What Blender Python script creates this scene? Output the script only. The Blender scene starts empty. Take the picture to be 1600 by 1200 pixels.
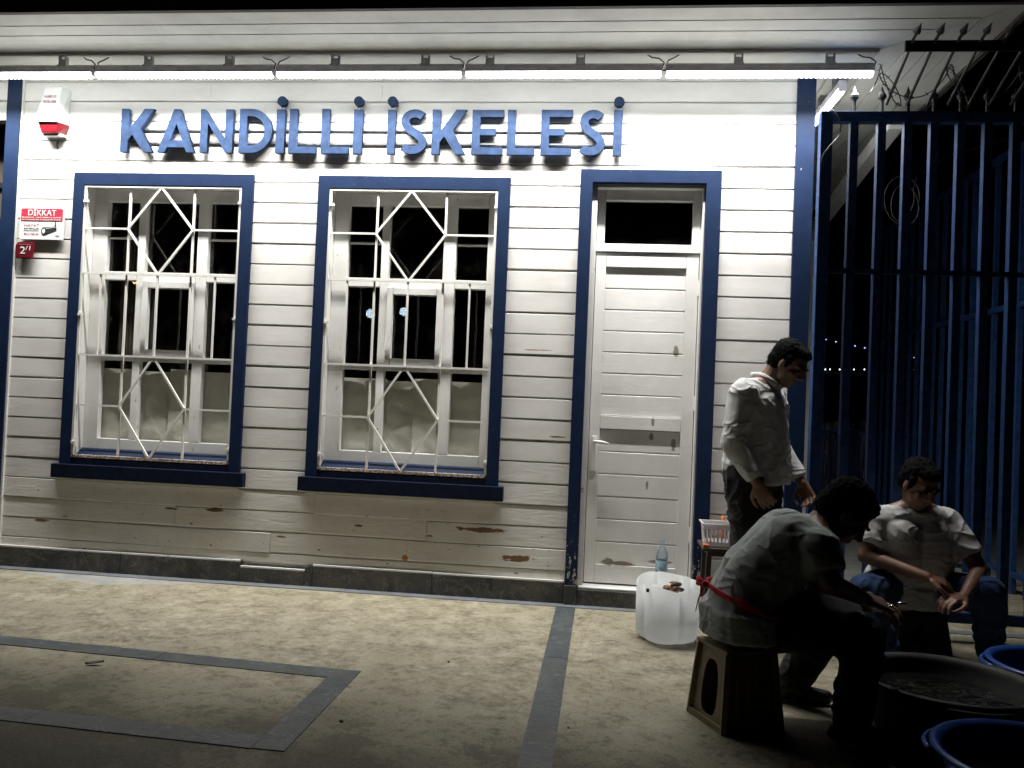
import bpy, bmesh, math, random
from mathutils import Vector, Matrix, noise as mnoise
random.seed(7)
SC = bpy.context.scene
COL = SC.collection

# ------------------------------------------------------------------ camera
F_PX = 1325.0
YAW, PITCH, ROLL = (math.radians(a) for a in (6.36, 1.285, 2.383))
CAM = Vector((0.0, -5.173, 1.2))
fw = Vector((-math.sin(YAW)*math.cos(PITCH), math.cos(YAW)*math.cos(PITCH), math.sin(PITCH)))
r0 = Vector((math.cos(YAW), math.sin(YAW), 0)); u0 = r0.cross(fw)
rt = r0*math.cos(ROLL) + u0*math.sin(ROLL); up = -r0*math.sin(ROLL) + u0*math.cos(ROLL)
cd = bpy.data.cameras.new('camera'); cam = bpy.data.objects.new('camera', cd); COL.objects.link(cam)
cd.sensor_width = 36; cd.lens = F_PX/1600*36; cd.clip_start = 0.05; cd.clip_end = 6000
M = Matrix((rt, up, -fw)).transposed().to_4x4(); M.translation = CAM; cam.matrix_world = M
SC.camera = cam
# ------------------------------------------------------------------ world (night)
w = bpy.data.worlds.new('World'); SC.world = w; w.use_nodes = True
nt = w.node_tree
sky = nt.nodes.new('ShaderNodeTexSky'); sky.sky_type = 'NISHITA'; sky.sun_disc = False
sky.sun_elevation = math.radians(-4); sky.sun_rotation = math.radians(200)
bg = nt.nodes['Background']; nt.links.new(sky.outputs[0], bg.inputs[0]); bg.inputs[1].default_value = 0.0005
# ------------------------------------------------------------------ exposure
vs = SC.view_settings; vs.view_transform = 'Standard'; vs.look = 'None'; vs.exposure = 0.0; vs.gamma = 1.0
vs.use_curve_mapping = False
SC.cycles.max_bounces = 7; SC.cycles.diffuse_bounces = 4; SC.cycles.glossy_bounces = 3; SC.cycles.transmission_bounces = 4; SC.cycles.transparent_max_bounces = 10
LAMP_W = 25.5          # watts of each 1.17 m batten
LAMP_SPREAD = 107.0
LAMP_TILT = 13.0         # battens are clipped in slightly turned to the wall
LAMP_COL = (1.0, 0.985, 0.945)

def ray(x, y): return rt*((x-800)/F_PX) - up*((y-600)/F_PX) + fw
def wall(x, y, Y=0.0):
    d = ray(x, y); return CAM + d*((Y-CAM.y)/d.y)
def gnd(x, y, z=0.0):
    d = ray(x, y); return CAM + d*((z-CAM.z)/d.z)

# ------------------------------------------------------------------ materials
def newmat(name):
    m = bpy.data.materials.new(name); m.use_nodes = True
    return m, m.node_tree, m.node_tree.nodes['Principled BSDF']
def N(t, kind, **kw):
    n = t.nodes.new(kind)
    for k, v in kw.items(): setattr(n, k, v)
    return n
def ramp(t, fac, stops):
    r = N(t, 'ShaderNodeValToRGB'); el = r.color_ramp.elements
    while len(el) < len(stops): el.new(0.5)
    for e, (p, c) in zip(el, stops):
        e.position = p; e.color = (*c, 1) if len(c) == 3 else c
    t.links.new(fac, r.inputs[0]); return r.outputs[0]
def noise_n(t, vec, scale, detail=5, rough=0.6, dist=0.0):
    n = N(t, 'ShaderNodeTexNoise'); n.inputs['Scale'].default_value = scale
    n.inputs['Detail'].default_value = detail; n.inputs['Roughness'].default_value = rough
    n.inputs['Distortion'].default_value = dist
    t.links.new(vec, n.inputs['Vector']); return n.outputs[0]
def mth(t, op, a, b=None):
    n = N(t, 'ShaderNodeMath', operation=op)
    for i, v in enumerate((a, b)):
        if v is None: continue
        if isinstance(v, (int, float)): n.inputs[i].default_value = v
        else: t.links.new(v, n.inputs[i])
    return n.outputs[0]
def mixc(t, f, a, b):
    n = N(t, 'ShaderNodeMix', data_type='RGBA')
    for i, v in ((0, f), (6, a), (7, b)):
        if isinstance(v, (int, float)): n.inputs[i].default_value = v
        elif isinstance(v, tuple): n.inputs[i].default_value = (*v, 1)
        else: t.links.new(v, n.inputs[i])
    return n.outputs[2]
def smooth(t, v, a, b):
    n = N(t, 'ShaderNodeMapRange', interpolation_type='SMOOTHSTEP')
    n.inputs[1].default_value = a; n.inputs[2].default_value = b; t.links.new(v, n.inputs[0]); return n.outputs[0]
def bump(t, p, h, strength=0.3, dist=0.01):
    b = N(t, 'ShaderNodeBump'); b.inputs['Strength'].default_value = strength; b.inputs['Distance'].default_value = dist
    t.links.new(h, b.inputs['Height']); t.links.new(b.outputs[0], p.inputs['Normal'])
def pos(t): return N(t, 'ShaderNodeNewGeometry').outputs['Position']
def xyz(t, v):
    s = N(t, 'ShaderNodeSeparateXYZ'); t.links.new(v, s.inputs[0]); return s.outputs
def scaled(t, v, s):
    n = N(t, 'ShaderNodeVectorMath', operation='MULTIPLY'); t.links.new(v, n.inputs[0]); n.inputs[1].default_value = s
    return n.outputs[0]
def simple(name, col, rough=0.5, metal=0.0, var=0.25, scale=18, bstr=0.1, bdist=0.004, spec=0.5):
    m, t, p = newmat(name); v = pos(t); n = noise_n(t, v, scale)
    dark = tuple(c*(1-var) for c in col); lite = tuple(min(1, c*(1+var*0.6)) for c in col)
    t.links.new(ramp(t, n, [(0.3, dark), (0.7, lite)]), p.inputs['Base Color'])
    p.inputs['Roughness'].default_value = rough; p.inputs['Metallic'].default_value = metal; p.inputs['Specular IOR Level'].default_value = spec
    if bstr: bump(t, p, noise_n(t, v, scale*4), bstr, bdist)
    return m

def mask_patches(t, v, patches, wob=0.9, scale=26):
    """soft mask of worn patches (x, z, rx, rz) with ragged edges"""
    o = xyz(t, v); n = noise_n(t, scaled(t, v, (0.6, 1, 2.2)), scale, 4, 0.65)
    tot = None
    for (x, z, rx, rz) in patches:
        dx = mth(t, 'DIVIDE', mth(t, 'SUBTRACT', o[0], x), rx); dz = mth(t, 'DIVIDE', mth(t, 'SUBTRACT', o[2], z), rz)
        d = mth(t, 'SQRT', mth(t, 'ADD', mth(t, 'MULTIPLY', dx, dx), mth(t, 'MULTIPLY', dz, dz)))
        d = mth(t, 'ADD', d, mth(t, 'MULTIPLY', mth(t, 'SUBTRACT', n, 0.5), wob*2.4))
        k = smooth(t, d, 1.0, 0.86)
        tot = k if tot is None else mth(t, 'MAXIMUM', tot, k)
    return tot

def m_board():
    m, t, p = newmat('white_board_paint'); v = pos(t); o = xyz(t, v)
    c = ramp(t, noise_n(t, scaled(t, v, (1, 1, 3)), 2.2, 6), [(0.3, (0.63, 0.605, 0.575)), (0.62, (0.75, 0.73, 0.705))])
    # grime streaks: run-off marks that hang on the lower boards
    st = noise_n(t, scaled(t, v, (3, 1, 1.2)), 3.0, 6, 0.75)
    low = smooth(t, o[2], 1.0, 0.15)
    g = mth(t, 'MULTIPLY', smooth(t, st, 0.50, 0.78), mth(t, 'ADD', mth(t, 'MULTIPLY', low, 0.22), 0.05))
    c = mixc(t, g, c, (0.36, 0.31, 0.24))
    chips = mth(t, 'MULTIPLY', smooth(t, noise_n(t, scaled(t, v, (0.7, 1, 1.5)), 30, 3, 0.55), 0.69, 0.71), smooth(t, o[2], 0.75, 0.3))
    pt = mask_patches(t, v, [(-0.72, 0.415, 0.16, 0.016), (-0.50, 0.255, 0.11, 0.02), (-2.45, 0.445, 0.06, 0.014),
                             (-2.74, 0.435, 0.05, 0.008), (-3.62, 0.31, 0.06, 0.01), (-0.30, 1.005, 0.05, 0.006), (-0.42, 1.53, 0.10, 0.003), (-2.0, 0.30, 0.035, 0.006), (-1.05, 0.36, 0.02, 0.006), (-1.5, 0.395, 0.03, 0.008)])
    cr = noise_n(t, scaled(t, v, (0.55, 1, 7)), 5, 6, 0.7, 0.6)
    crack = mth(t, 'MULTIPLY', smooth(t, mth(t, 'ABSOLUTE', mth(t, 'SUBTRACT', cr, 0.5)), 0.006, 0.001), mth(t, 'MULTIPLY', smooth(t, noise_n(t, v, 2.4, 3), 0.50, 0.62), smooth(t, o[2], 1.15, 0.5)))
    pt = mth(t, 'MAXIMUM', pt, mth(t, 'MAXIMUM', chips, mth(t, 'MULTIPLY', crack, 0.7)))
    wood = ramp(t, noise_n(t, scaled(t, v, (4, 1, 60)), 4, 4), [(0.3, (0.10, 0.055, 0.028)), (0.7, (0.24, 0.125, 0.06))])
    c = mixc(t, pt, c, wood)
    rust = mask_patches(t, v, [(-1.197, 0.214, 0.022, 0.02)], 0.4, 40)
    c = mixc(t, rust, c, (0.42, 0.13, 0.03))
    t.links.new(c, p.inputs['Base Color']); p.inputs['Roughness'].default_value = 0.5
    wr = noise_n(t, scaled(t, v, (1, 1, 6)), 6, 7, 0.66, 1.2)
    h = mth(t, 'SUBTRACT', mth(t, 'MULTIPLY', wr, mth(t, 'ADD', mth(t, 'MULTIPLY', smooth(t, o[2], 1.1, 0.3), 0.9), 0.28)), mth(t, 'MULTIPLY', pt, 0.12))
    bump(t, p, h, 0.25, 0.010)
    return m
def m_white():
    m, t, p = newmat('white_joinery_paint'); v = pos(t)
    c = ramp(t, noise_n(t, v, 5, 6), [(0.3, (0.64, 0.63, 0.60)), (0.65, (0.75, 0.745, 0.73))])
    d = smooth(t, noise_n(t, scaled(t, v, (1, 1, 0.6)), 22, 4, 0.6), 0.66, 0.72)
    c = mixc(t, mth(t, 'MULTIPLY', d, 0.75), c, (0.30, 0.24, 0.17))
    t.links.new(c, p.inputs['Base Color']); p.inputs['Roughness'].default_value = 0.38
    bump(t, p, noise_n(t, v, 60, 4), 0.12, 0.004); return m
def m_door():
    m, t, p = newmat('white_door_paint'); v = pos(t); o = xyz(t, v)
    c = ramp(t, noise_n(t, v, 4, 6), [(0.3, (0.66, 0.645, 0.62)), (0.65, (0.75, 0.74, 0.72))])
    dm = mask_patches(t, v, [(0.415, 1.555, 0.018, 0.035), (0.29, 1.12, 0.01, 0.03), (0.285, 1.03, 0.014, 0.025), (0.42, 0.99, 0.014, 0.04),
                             (0.27, 0.73, 0.009, 0.025), (0.12, 0.245, 0.10, 0.014), (0.05, 0.25, 0.05, 0.022), (0.36, 0.27, 0.08, 0.012), (0.36, 0.185, 0.10, 0.014)], 0.7, 34)
    sp = mth(t, 'MULTIPLY', smooth(t, noise_n(t, v, 48, 3), 0.70, 0.74), smooth(t, o[2], 1.9, 0.4))
    c = mixc(t, mth(t, 'MULTIPLY', mth(t, 'MAXIMUM', dm, sp), 0.8), c, (0.16, 0.115, 0.075))
    t.links.new(c, p.inputs['Base Color']); p.inputs['Roughness'].default_value = 0.4
    bump(t, p, noise_n(t, scaled(t, v, (1, 1, 3)), 18, 5), 0.16, 0.006); return m
def m_blue():
    m, t, p = newmat('blue_trim_paint'); v = pos(t); o = xyz(t, v)
    c = ramp(t, noise_n(t, v, 9, 6), [(0.3, (0.006, 0.0155, 0.046)), (0.7, (0.0095, 0.0225, 0.062))])
    worn = smooth(t, o[2], 0.62, 0.16)
    th = mth(t, 'ADD', noise_n(t, scaled(t, v, (1.6, 1.6, 0.7)), 34, 5, 0.7), mth(t, 'MULTIPLY', worn, 0.17))
    c = mixc(t, smooth(t, th, 0.71, 0.74), c, (0.50, 0.46, 0.38))
    sc = smooth(t, noise_n(t, scaled(t, v, (1, 1, 0.35)), 70, 2), 0.73, 0.76)
    c = mixc(t, mth(t, 'MULTIPLY', sc, 0.4), c, (0.12, 0.16, 0.3))
    t.links.new(c, p.inputs['Base Color']); p.inputs['Roughness'].default_value = 0.5; p.inputs['Specular IOR Level'].default_value = 0.15
    bump(t, p, noise_n(t, v, 50, 4), 0.12, 0.004); return m
def m_rusty_white():
    m, t, p = newmat('rust_flecked_white_bar'); v = pos(t); o = xyz(t, v)
    n = mth(t, 'ADD', noise_n(t, v, 110, 6, 0.75), mth(t, 'MULTIPLY', smooth(t, o[2], 0.80, 0.735), 0.2))
    c = mixc(t, smooth(t, n, 0.62, 0.72), (0.72, 0.70, 0.66), (0.20, 0.085, 0.03))
    t.links.new(c, p.inputs['Base Color']); p.inputs['Roughness'].default_value = 0.5
    bump(t, p, n, 0.3, 0.003); return m
def m_concrete():
    m, t, p = newmat('dirty_concrete'); v = pos(t); o = xyz(t, v)
    big = noise_n(t, v, 1.3, 4, 0.6); mid = noise_n(t, v, 6.5, 8, 0.72); med = noise_n(t, v, 24, 7, 0.72); fine = noise_n(t, v, 95, 5, 0.75)
    k = mth(t, 'ADD', mth(t, 'MULTIPLY', mid, 0.45), mth(t, 'ADD', mth(t, 'MULTIPLY', med, 0.33), mth(t, 'MULTIPLY', fine, 0.22)))
    c = ramp(t, k, [(0.38, (0.068, 0.058, 0.038)), (0.445, (0.172, 0.150, 0.102)), (0.50, (0.250, 0.225, 0.160)), (0.56, (0.335, 0.308, 0.228)), (0.62, (0.45, 0.42, 0.33))])
    # blackish dirt in blotches; light falloff towards the front painted in as extra darkening
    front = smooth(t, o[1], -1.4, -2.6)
    grime_falloff = mth(t, 'ADD', mth(t, 'MULTIPLY', front, 0.13), mth(t, 'ADD', mth(t, 'MULTIPLY', big, 0.34), mth(t, 'ADD', mth(t, 'MULTIPLY', mid, 0.36), mth(t, 'MULTIPLY', med, 0.30))))
    grime_shade = ramp(t, fine, [(0.35, (0.018, 0.015, 0.008)), (0.65, (0.085, 0.070, 0.036))])
    c = mixc(t, mth(t, 'MULTIPLY', smooth(t, grime_falloff, 0.530, 0.640), 0.85), c, grime_shade)
    pits = smooth(t, noise_n(t, v, 21, 3, 0.5), 0.74, 0.77)
    c = mixc(t, mth(t, 'MULTIPLY', pits, 0.75), c, (0.035, 0.028, 0.02))
    # grey cement smear along the foot of the wall, left bay
    nn = noise_n(t, v, 6, 5, 0.6)
    edge = mth(t, 'ADD', mth(t, 'MULTIPLY', mth(t, 'ABSOLUTE', mth(t, 'ADD', o[0], 3.05)), 0.36), mth(t, 'SUBTRACT', mth(t, 'MULTIPLY', o[1], -1), 0.34))
    edge = mth(t, 'ADD', edge, mth(t, 'MULTIPLY', mth(t, 'SUBTRACT', nn, 0.5), 0.25))
    c = mixc(t, mth(t, 'MULTIPLY', smooth(t, edge, 0.02, -0.02), 0.85), c, ramp(t, nn, [(0.3, (0.22, 0.225, 0.215)), (0.7, (0.34, 0.345, 0.33))]))
    t.links.new(c, p.inputs['Base Color'])
    p.inputs['Roughness'].default_value = 0.62; p.inputs['Specular IOR Level'].default_value = 0.35
    bump(t, p, mth(t, 'ADD', mth(t, 'MULTIPLY', k, 1.1), mth(t, 'ADD', mth(t, 'MULTIPLY', fine, 0.3), mth(t, 'MULTIPLY', pits, -0.3))), 0.45, 0.009); return m
def m_marble(name, a, b, vein, rough=0.42):
    m, t, p = newmat(name); v = pos(t)
    c = ramp(t, noise_n(t, v, 6, 7, 0.68, 0.8), [(0.3, a), (0.7, b)])
    wv = noise_n(t, scaled(t, v, (1, 1.7, 1)), 3.4, 6, 0.6, 2.2)
    vn = smooth(t, mth(t, 'ABSOLUTE', mth(t, 'SUBTRACT', wv, 0.5)), 0.010, 0.0)
    c = mixc(t, mth(t, 'MULTIPLY', vn, 0.55), c, vein)
    dirt = smooth(t, noise_n(t, v, 7, 9, 0.75), 0.48, 0.66)
    c = mixc(t, mth(t, 'MULTIPLY', dirt, 0.45), c, (0.13, 0.11, 0.075))
    t.links.new(c, p.inputs['Base Color']); p.inputs['Roughness'].default_value = rough
    bump(t, p, noise_n(t, v, 30, 5), 0.2, 0.004); return m
def m_glass():
    m, t, p = newmat('window_glass'); t.nodes.remove(p)
    out = t.nodes['Material Output']
    tr = N(t, 'ShaderNodeBsdfTransparent'); tr.inputs[0].default_value = (0.965, 0.975, 0.965, 1)
    gl = N(t, 'ShaderNodeBsdfGlossy'); gl.inputs['Roughness'].default_value = 0.008
    lw = N(t, 'ShaderNodeLayerWeight'); lw.inputs[0].default_value = 0.5
    sch = mth(t, 'ADD', mth(t, 'MULTIPLY', mth(t, 'POWER', lw.outputs['Facing'], 5.0), 0.55), 0.034)
    v = pos(t); df = N(t, 'ShaderNodeBsdfDiffuse'); df.inputs[0].default_value = (0.5, 0.48, 0.44, 1)
    mx = N(t, 'ShaderNodeMixShader'); t.links.new(sch, mx.inputs[0]); t.links.new(tr.outputs[0], mx.inputs[1]); t.links.new(gl.outputs[0], mx.inputs[2])
    dust = mth(t, 'MULTIPLY', smooth(t, noise_n(t, v, 7, 6, 0.7), 0.45, 0.8), 0.010)
    m2 = N(t, 'ShaderNodeMixShader'); t.links.new(dust, m2.inputs[0]); t.links.new(mx.outputs[0], m2.inputs[1]); t.links.new(df.outputs[0], m2.inputs[2])
    t.links.new(m2.outputs[0], out.inputs[0]); return m
def m_emit(name, col, s):
    m, t, p = newmat(name); p.inputs['Base Color'].default_value = (0.8, 0.8, 0.8, 1)
    p.inputs['Emission Color'].default_value = (*col, 1); p.inputs['Emission Strength'].default_value = s; m.cycles.emission_sampling = 'NONE'; return m
def m_plastic_translucent(name, col, tr=0.5, rough=0.35):
    m, t, p = newmat(name); out = t.nodes['Material Output']; v = pos(t)
    c = ramp(t, noise_n(t, v, 9, 5), [(0.3, tuple(x*0.9 for x in col)), (0.7, col)])
    t.links.new(c, p.inputs['Base Color']); p.inputs['Roughness'].default_value = rough
    tl = N(t, 'ShaderNodeBsdfTranslucent'); t.links.new(c, tl.inputs[0])
    mx = N(t, 'ShaderNodeMixShader'); mx.inputs[0].default_value = tr
    t.links.new(p.outputs[0], mx.inputs[1]); t.links.new(tl.outputs[0], mx.inputs[2]); t.links.new(mx.outputs[0], out.inputs[0]); return m
def m_clear(name, col=(0.9, 0.95, 1)):
    m, t, p = newmat(name); t.nodes.remove(p); out = t.nodes['Material Output']
    tr = N(t, 'ShaderNodeBsdfTransparent'); tr.inputs[0].default_value = (*col, 1)
    gl = N(t, 'ShaderNodeBsdfGlossy'); gl.inputs['Roughness'].default_value = 0.06
    fr = N(t, 'ShaderNodeFresnel'); fr.inputs[0].default_value = 1.5
    tl = N(t, 'ShaderNodeBsdfTranslucent'); tl.inputs[0].default_value = (0.8, 0.85, 0.9, 1)
    mx = N(t, 'ShaderNodeMixShader'); t.links.new(fr.outputs[0], mx.inputs[0]); t.links.new(tr.outputs[0], mx.inputs[1]); t.links.new(gl.outputs[0], mx.inputs[2])
    m2 = N(t, 'ShaderNodeMixShader'); m2.inputs[0].default_value = 0.22; t.links.new(mx.outputs[0], m2.inputs[1]); t.links.new(tl.outputs[0], m2.inputs[2])
    t.links.new(m2.outputs[0], out.inputs[0]); return m
def m_cloth(name, col, rough=0.85, scale=420):
    m, t, p = newmat(name); v = pos(t)
    c = ramp(t, noise_n(t, v, 7, 5), [(0.3, tuple(x*0.86 for x in col)), (0.7, col)])
    t.links.new(c, p.inputs['Base Color']); p.inputs['Roughness'].default_value = rough; p.inputs['Specular IOR Level'].default_value = 0.2
    p.inputs['Sheen Weight'].default_value = 0.08
    cre = noise_n(t, scaled(t, v, (1, 1, 1.4)), 6.5, 1, 0.4, 1.0)
    h = mth(t, 'ADD', mth(t, 'MULTIPLY', mth(t, 'POWER', mth(t, 'SUBTRACT', 1.0, mth(t, 'MULTIPLY', mth(t, 'ABSOLUTE', mth(t, 'SUBTRACT', cre, 0.5)), 3.0)), 4.0), 0.8), mth(t, 'MULTIPLY', noise_n(t, v, scale, 2), 0.02))
    bump(t, p, h, 0.5, 0.016); return m
def m_skin():
    m, t, p = newmat('skin'); v = pos(t)
    c = ramp(t, noise_n(t, v, 30, 5), [(0.3, (0.16, 0.080, 0.050)), (0.7, (0.23, 0.122, 0.08))])
    t.links.new(c, p.inputs['Base Color']); p.inputs['Roughness'].default_value = 0.5
    bump(t, p, noise_n(t, v, 240, 3), 0.15, 0.002); return m

MT = dict(sill=simple('shaded_navy', (0.0045, 0.009, 0.026), 0.6, var=0.5, scale=30, spec=0.15), board=m_board(), white=m_white(), door=m_door(), blue=m_blue(), bar=m_rusty_white(), concrete=m_concrete(),  # sill: darker trim blue, the shade on the sill is put into its colour
          strip=m_marble('grey_blue_marble', (0.033, 0.042, 0.047), (0.076, 0.092, 0.101), (0.28, 0.31, 0.32)),
          kerb=m_marble('pale_blue_marble', (0.10, 0.112, 0.130), (0.17, 0.186, 0.205), (0.35, 0.35, 0.35)),
          plinth=m_marble('dark_marble', (0.012, 0.013, 0.013), (0.075, 0.073, 0.066), (0.26, 0.25, 0.23)),
          soffit=simple('soffit_paint', (0.60, 0.60, 0.56), 0.55, var=0.12, scale=4), roof=simple('roof_sheet', (0.05, 0.045, 0.04), 0.7),
          letter=simple('letter_blue', (0.021, 0.041, 0.094), 0.65, var=0.4, scale=22, spec=0.12), glass=m_glass(),
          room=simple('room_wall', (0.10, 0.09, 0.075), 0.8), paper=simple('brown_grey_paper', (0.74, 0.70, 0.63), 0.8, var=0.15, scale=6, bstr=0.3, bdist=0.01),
          steel=simple('grey_steel', (0.30, 0.30, 0.31), 0.4, 0.8), alu=simple('lamp_housing', (0.55, 0.53, 0.58), 0.45, 0.2),
          led=m_emit('led_strip', (0.95, 1.0, 0.97), 12.0), black=simple('black_rubber', (0.02, 0.02, 0.02), 0.5),
          plastic_white=simple('white_plastic', (0.75, 0.76, 0.75), 0.35, var=0.06), red=simple('red_plastic', (0.16, 0.008, 0.014), 0.25, var=0.15),
          signwhite=simple('sign_white', (0.70, 0.72, 0.71), 0.4, var=0.05, bstr=0), signred=simple('sign_red', (0.52, 0.03, 0.06), 0.4, var=0.08, bstr=0),
          plate=simple('enamel_dark_red', (0.12, 0.008, 0.014), 0.3, var=0.3), ink=simple('sign_ink', (0.02, 0.02, 0.022), 0.5, bstr=0),
          pink=simple('faded_red_ink', (0.50, 0.16, 0.18), 0.5, bstr=0), fence=simple('fence_blue', (0.022, 0.060, 0.175), 0.5, var=0.4, scale=24, spec=0.2),
          wire=simple('galvanised_wire', (0.07, 0.07, 0.065), 0.45, 0.6), skin=m_skin(), hair=simple('dark_hair', (0.0035, 0.0032, 0.003), 0.9, var=0.4, scale=90, bstr=0.6, bdist=0.006, spec=0.1),
          shirt=m_cloth('white_shirt_cotton', (0.56, 0.56, 0.55)), tee=m_cloth('grey_white_tee', (0.36, 0.39, 0.38)), trousers=m_cloth('black_trousers', (0.014, 0.014, 0.016)),
          jeans=m_cloth('blue_denim', (0.016, 0.038, 0.11)), shoe=simple('black_shoe', (0.012, 0.012, 0.012), 0.4), tie=m_cloth('red_apron_tie', (0.50, 0.012, 0.03)),
          apron=m_cloth('black_apron', (0.012, 0.012, 0.013)), stool=simple('tan_plastic', (0.20, 0.145, 0.075), 0.45, var=0.2), jug=m_plastic_translucent('milky_plastic', (0.90, 0.915, 0.92), 0.66, 0.25),
          clear=m_clear('clear_pet'), label=simple('bottle_label', (0.34, 0.50, 0.64), 0.4, var=0.75, scale=70, bstr=0), tub_blue=simple('blue_tub', (0.015, 0.06, 0.26), 0.35), tub_black=simple('black_tub', (0.008, 0.008, 0.009), 0.7),
          orange=simple('orange_plastic', (0.55, 0.15, 0.03), 0.45), peel=simple('food_scraps', (0.42, 0.17, 0.06), 0.7, var=0.5, scale=40), bag=m_plastic_translucent('thin_bag', (0.72, 0.72, 0.70), 0.5, 0.3),
          wood_dark=simple('dark_wood', (0.05, 0.035, 0.025), 0.6), basket=m_plastic_translucent('white_basket', (0.85, 0.82, 0.83), 0.4, 0.4), brown=simple('brown_shutter', (0.10, 0.085, 0.06), 0.7),
          metal=simple('shiny_metal', (0.7, 0.7, 0.72), 0.15, 1.0, bstr=0), lampwarm=m_emit('warm_lamp', (1.0, 0.5, 0.16), 30), lampcool=m_emit('cool_lamp', (0.62, 0.8, 1.0), 16),
          bulbp=m_emit('violet_bulb', (0.30, 0.26, 1.0), 6), bulbw=m_emit('white_bulb', (0.9, 0.93, 1.0), 6), bulbred=m_emit('red_indicator', (1.0, 0.05, 0.03), 3))
m, t, p = newmat('dark_water'); v = pos(t); p.inputs['Base Color'].default_value = (0.006, 0.012, 0.016, 1); p.inputs['Roughness'].default_value = 0.08
bump(t, p, noise_n(t, v, 0.8, 4), 0.4, 0.2); MT['water'] = m
m, t, p = newmat('tub_water'); v = pos(t); p.inputs['Base Color'].default_value = (0.008, 0.009, 0.008, 1); p.inputs['Roughness'].default_value = 0.06
bump(t, p, noise_n(t, v, 9, 2), 0.7, 0.03); MT['tubwater'] = m

# ------------------------------------------------------------------ object helpers
class MB:
    def __init__(s): s.v = []; s.f = []
    def add(s, vs, fs):
        o = len(s.v); s.v += [tuple(x) for x in vs]; s.f += [tuple(i+o for i in f) for f in fs]; return s
    def box(s, a, b):
        (x0, y0, z0), (x1, y1, z1) = a, b
        return s.add([(x0,y0,z0),(x1,y0,z0),(x1,y1,z0),(x0,y1,z0),(x0,y0,z1),(x1,y0,z1),(x1,y1,z1),(x0,y1,z1)],
                     [(3,2,1,0),(4,5,6,7),(0,1,5,4),(1,2,6,5),(2,3,7,6),(3,0,4,7)])
    def beam(s, a, b, wd, hd=None, upv=(0,0,1)):
        """square bar from a to b"""
        hd = hd or wd; a = Vector(a); b = Vector(b); d = (b-a).normalized(); u = Vector(upv)
        if abs(d.dot(u)) > 0.95: u = Vector((0,1,0))
        x = d.cross(u).normalized(); y = x.cross(d).normalized()
        q = [x*sx*wd/2 + y*sy*hd/2 for sx, sy in ((-1,-1),(1,-1),(1,1),(-1,1))]
        return s.add([a+k for k in q]+[b+k for k in q], [(0,1,2,3),(7,6,5,4),(4,5,1,0),(5,6,2,1),(6,7,3,2),(7,4,0,3)])
    def tube(s, pts, r, n=8, closed=False):
        pts = [Vector(p) for p in pts]; m = len(pts); rs = r if isinstance(r, (list, tuple)) else [r]*m
        prev = None; vs = []
        for i, p in enumerate(pts):
            d = (pts[(i+1) % m] - pts[i-1]) if closed else (pts[min(i+1, m-1)] - pts[max(i-1, 0)])
            d.normalize()
            if prev is None:
                x = d.cross(Vector((0,0,1)) if abs(d.z) < 0.9 else Vector((1,0,0))).normalized()
            else:
                x = (prev - d*prev.dot(d)).normalized()
            prev = x; y = d.cross(x)
            vs += [p + (x*math.cos(k*2*math.pi/n) + y*math.sin(k*2*math.pi/n))*rs[i] for k in range(n)]
        fs = []
        for i in range(m if closed else m-1):
            for k in range(n):
                a, b = i*n+k, i*n+(k+1) % n; c = ((i+1) % m)*n
                fs.append((a, b, c+(k+1) % n, c+k))
        if not closed: fs += [tuple(range(n))[::-1], tuple(range((m-1)*n, m*n))]
        return s.add(vs, fs)
    def lathe(s, prof, c=(0,0,0), n=32, fn=None, cap=True):
        """prof (r,z); fn(angle) scales the radius"""
        vs = []; m = len(prof)
        for r, z in prof:
            for k in range(n):
                a = k*2*math.pi/n; q = r*(fn(a) if fn else 1)
                vs.append((c[0]+q*math.cos(a), c[1]+q*math.sin(a), c[2]+z))
        fs = [(i*n+k, i*n+(k+1) % n, (i+1)*n+(k+1) % n, (i+1)*n+k) for i in range(m-1) for k in range(n)]
        if cap: fs += [tuple(range(n))[::-1], tuple(range((m-1)*n, m*n))]
        return s.add(vs, fs)
    def prism(s, poly, y0, y1):
        """convex or simple polygon in XZ, extruded in Y"""
        n = len(poly); vs = [(x, y0, z) for x, z in poly] + [(x, y1, z) for x, z in poly]
        return s.add(vs, [tuple(range(n)), tuple(range(2*n-1, n-1, -1))] + [(i, i+n, (i+1) % n+n, (i+1) % n) for i in range(n)])
    def ell(s, c, r, rot=None, nu=16, nv=10):
        vs = []; c = Vector(c)
        for i in range(nv+1):
            th = math.pi*i/nv
            for k in range(nu):
                ph = 2*math.pi*k/nu; q = Vector((r[0]*math.sin(th)*math.cos(ph), r[1]*math.sin(th)*math.sin(ph), r[2]*math.cos(th)))
                vs.append(c + (rot @ q if rot else q))
        return s.add(vs, [(i*nu+k, (i+1)*nu+k, (i+1)*nu+(k+1) % nu, i*nu+(k+1) % nu) for i in range(nv) for k in range(nu)])
    def build(s, name, mat, parent=None, smooth_=False, bevel=0, label=None, kind=None):
        me = bpy.data.meshes.new(name); me.from_pydata(s.v, [], s.f)
        bm = bmesh.new(); bm.from_mesh(me); bmesh.ops.remove_doubles(bm, verts=bm.verts, dist=1e-6)
        bmesh.ops.recalc_face_normals(bm, faces=bm.faces)
        if bevel: bmesh.ops.bevel(bm, geom=list(bm.edges), offset=bevel, segments=2, affect='EDGES', profile=0.6)
        bm.to_mesh(me); bm.free()
        if smooth_:
            for p in me.polygons: p.use_smooth = True
        return link(name, me, mat, parent, label, kind)
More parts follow.
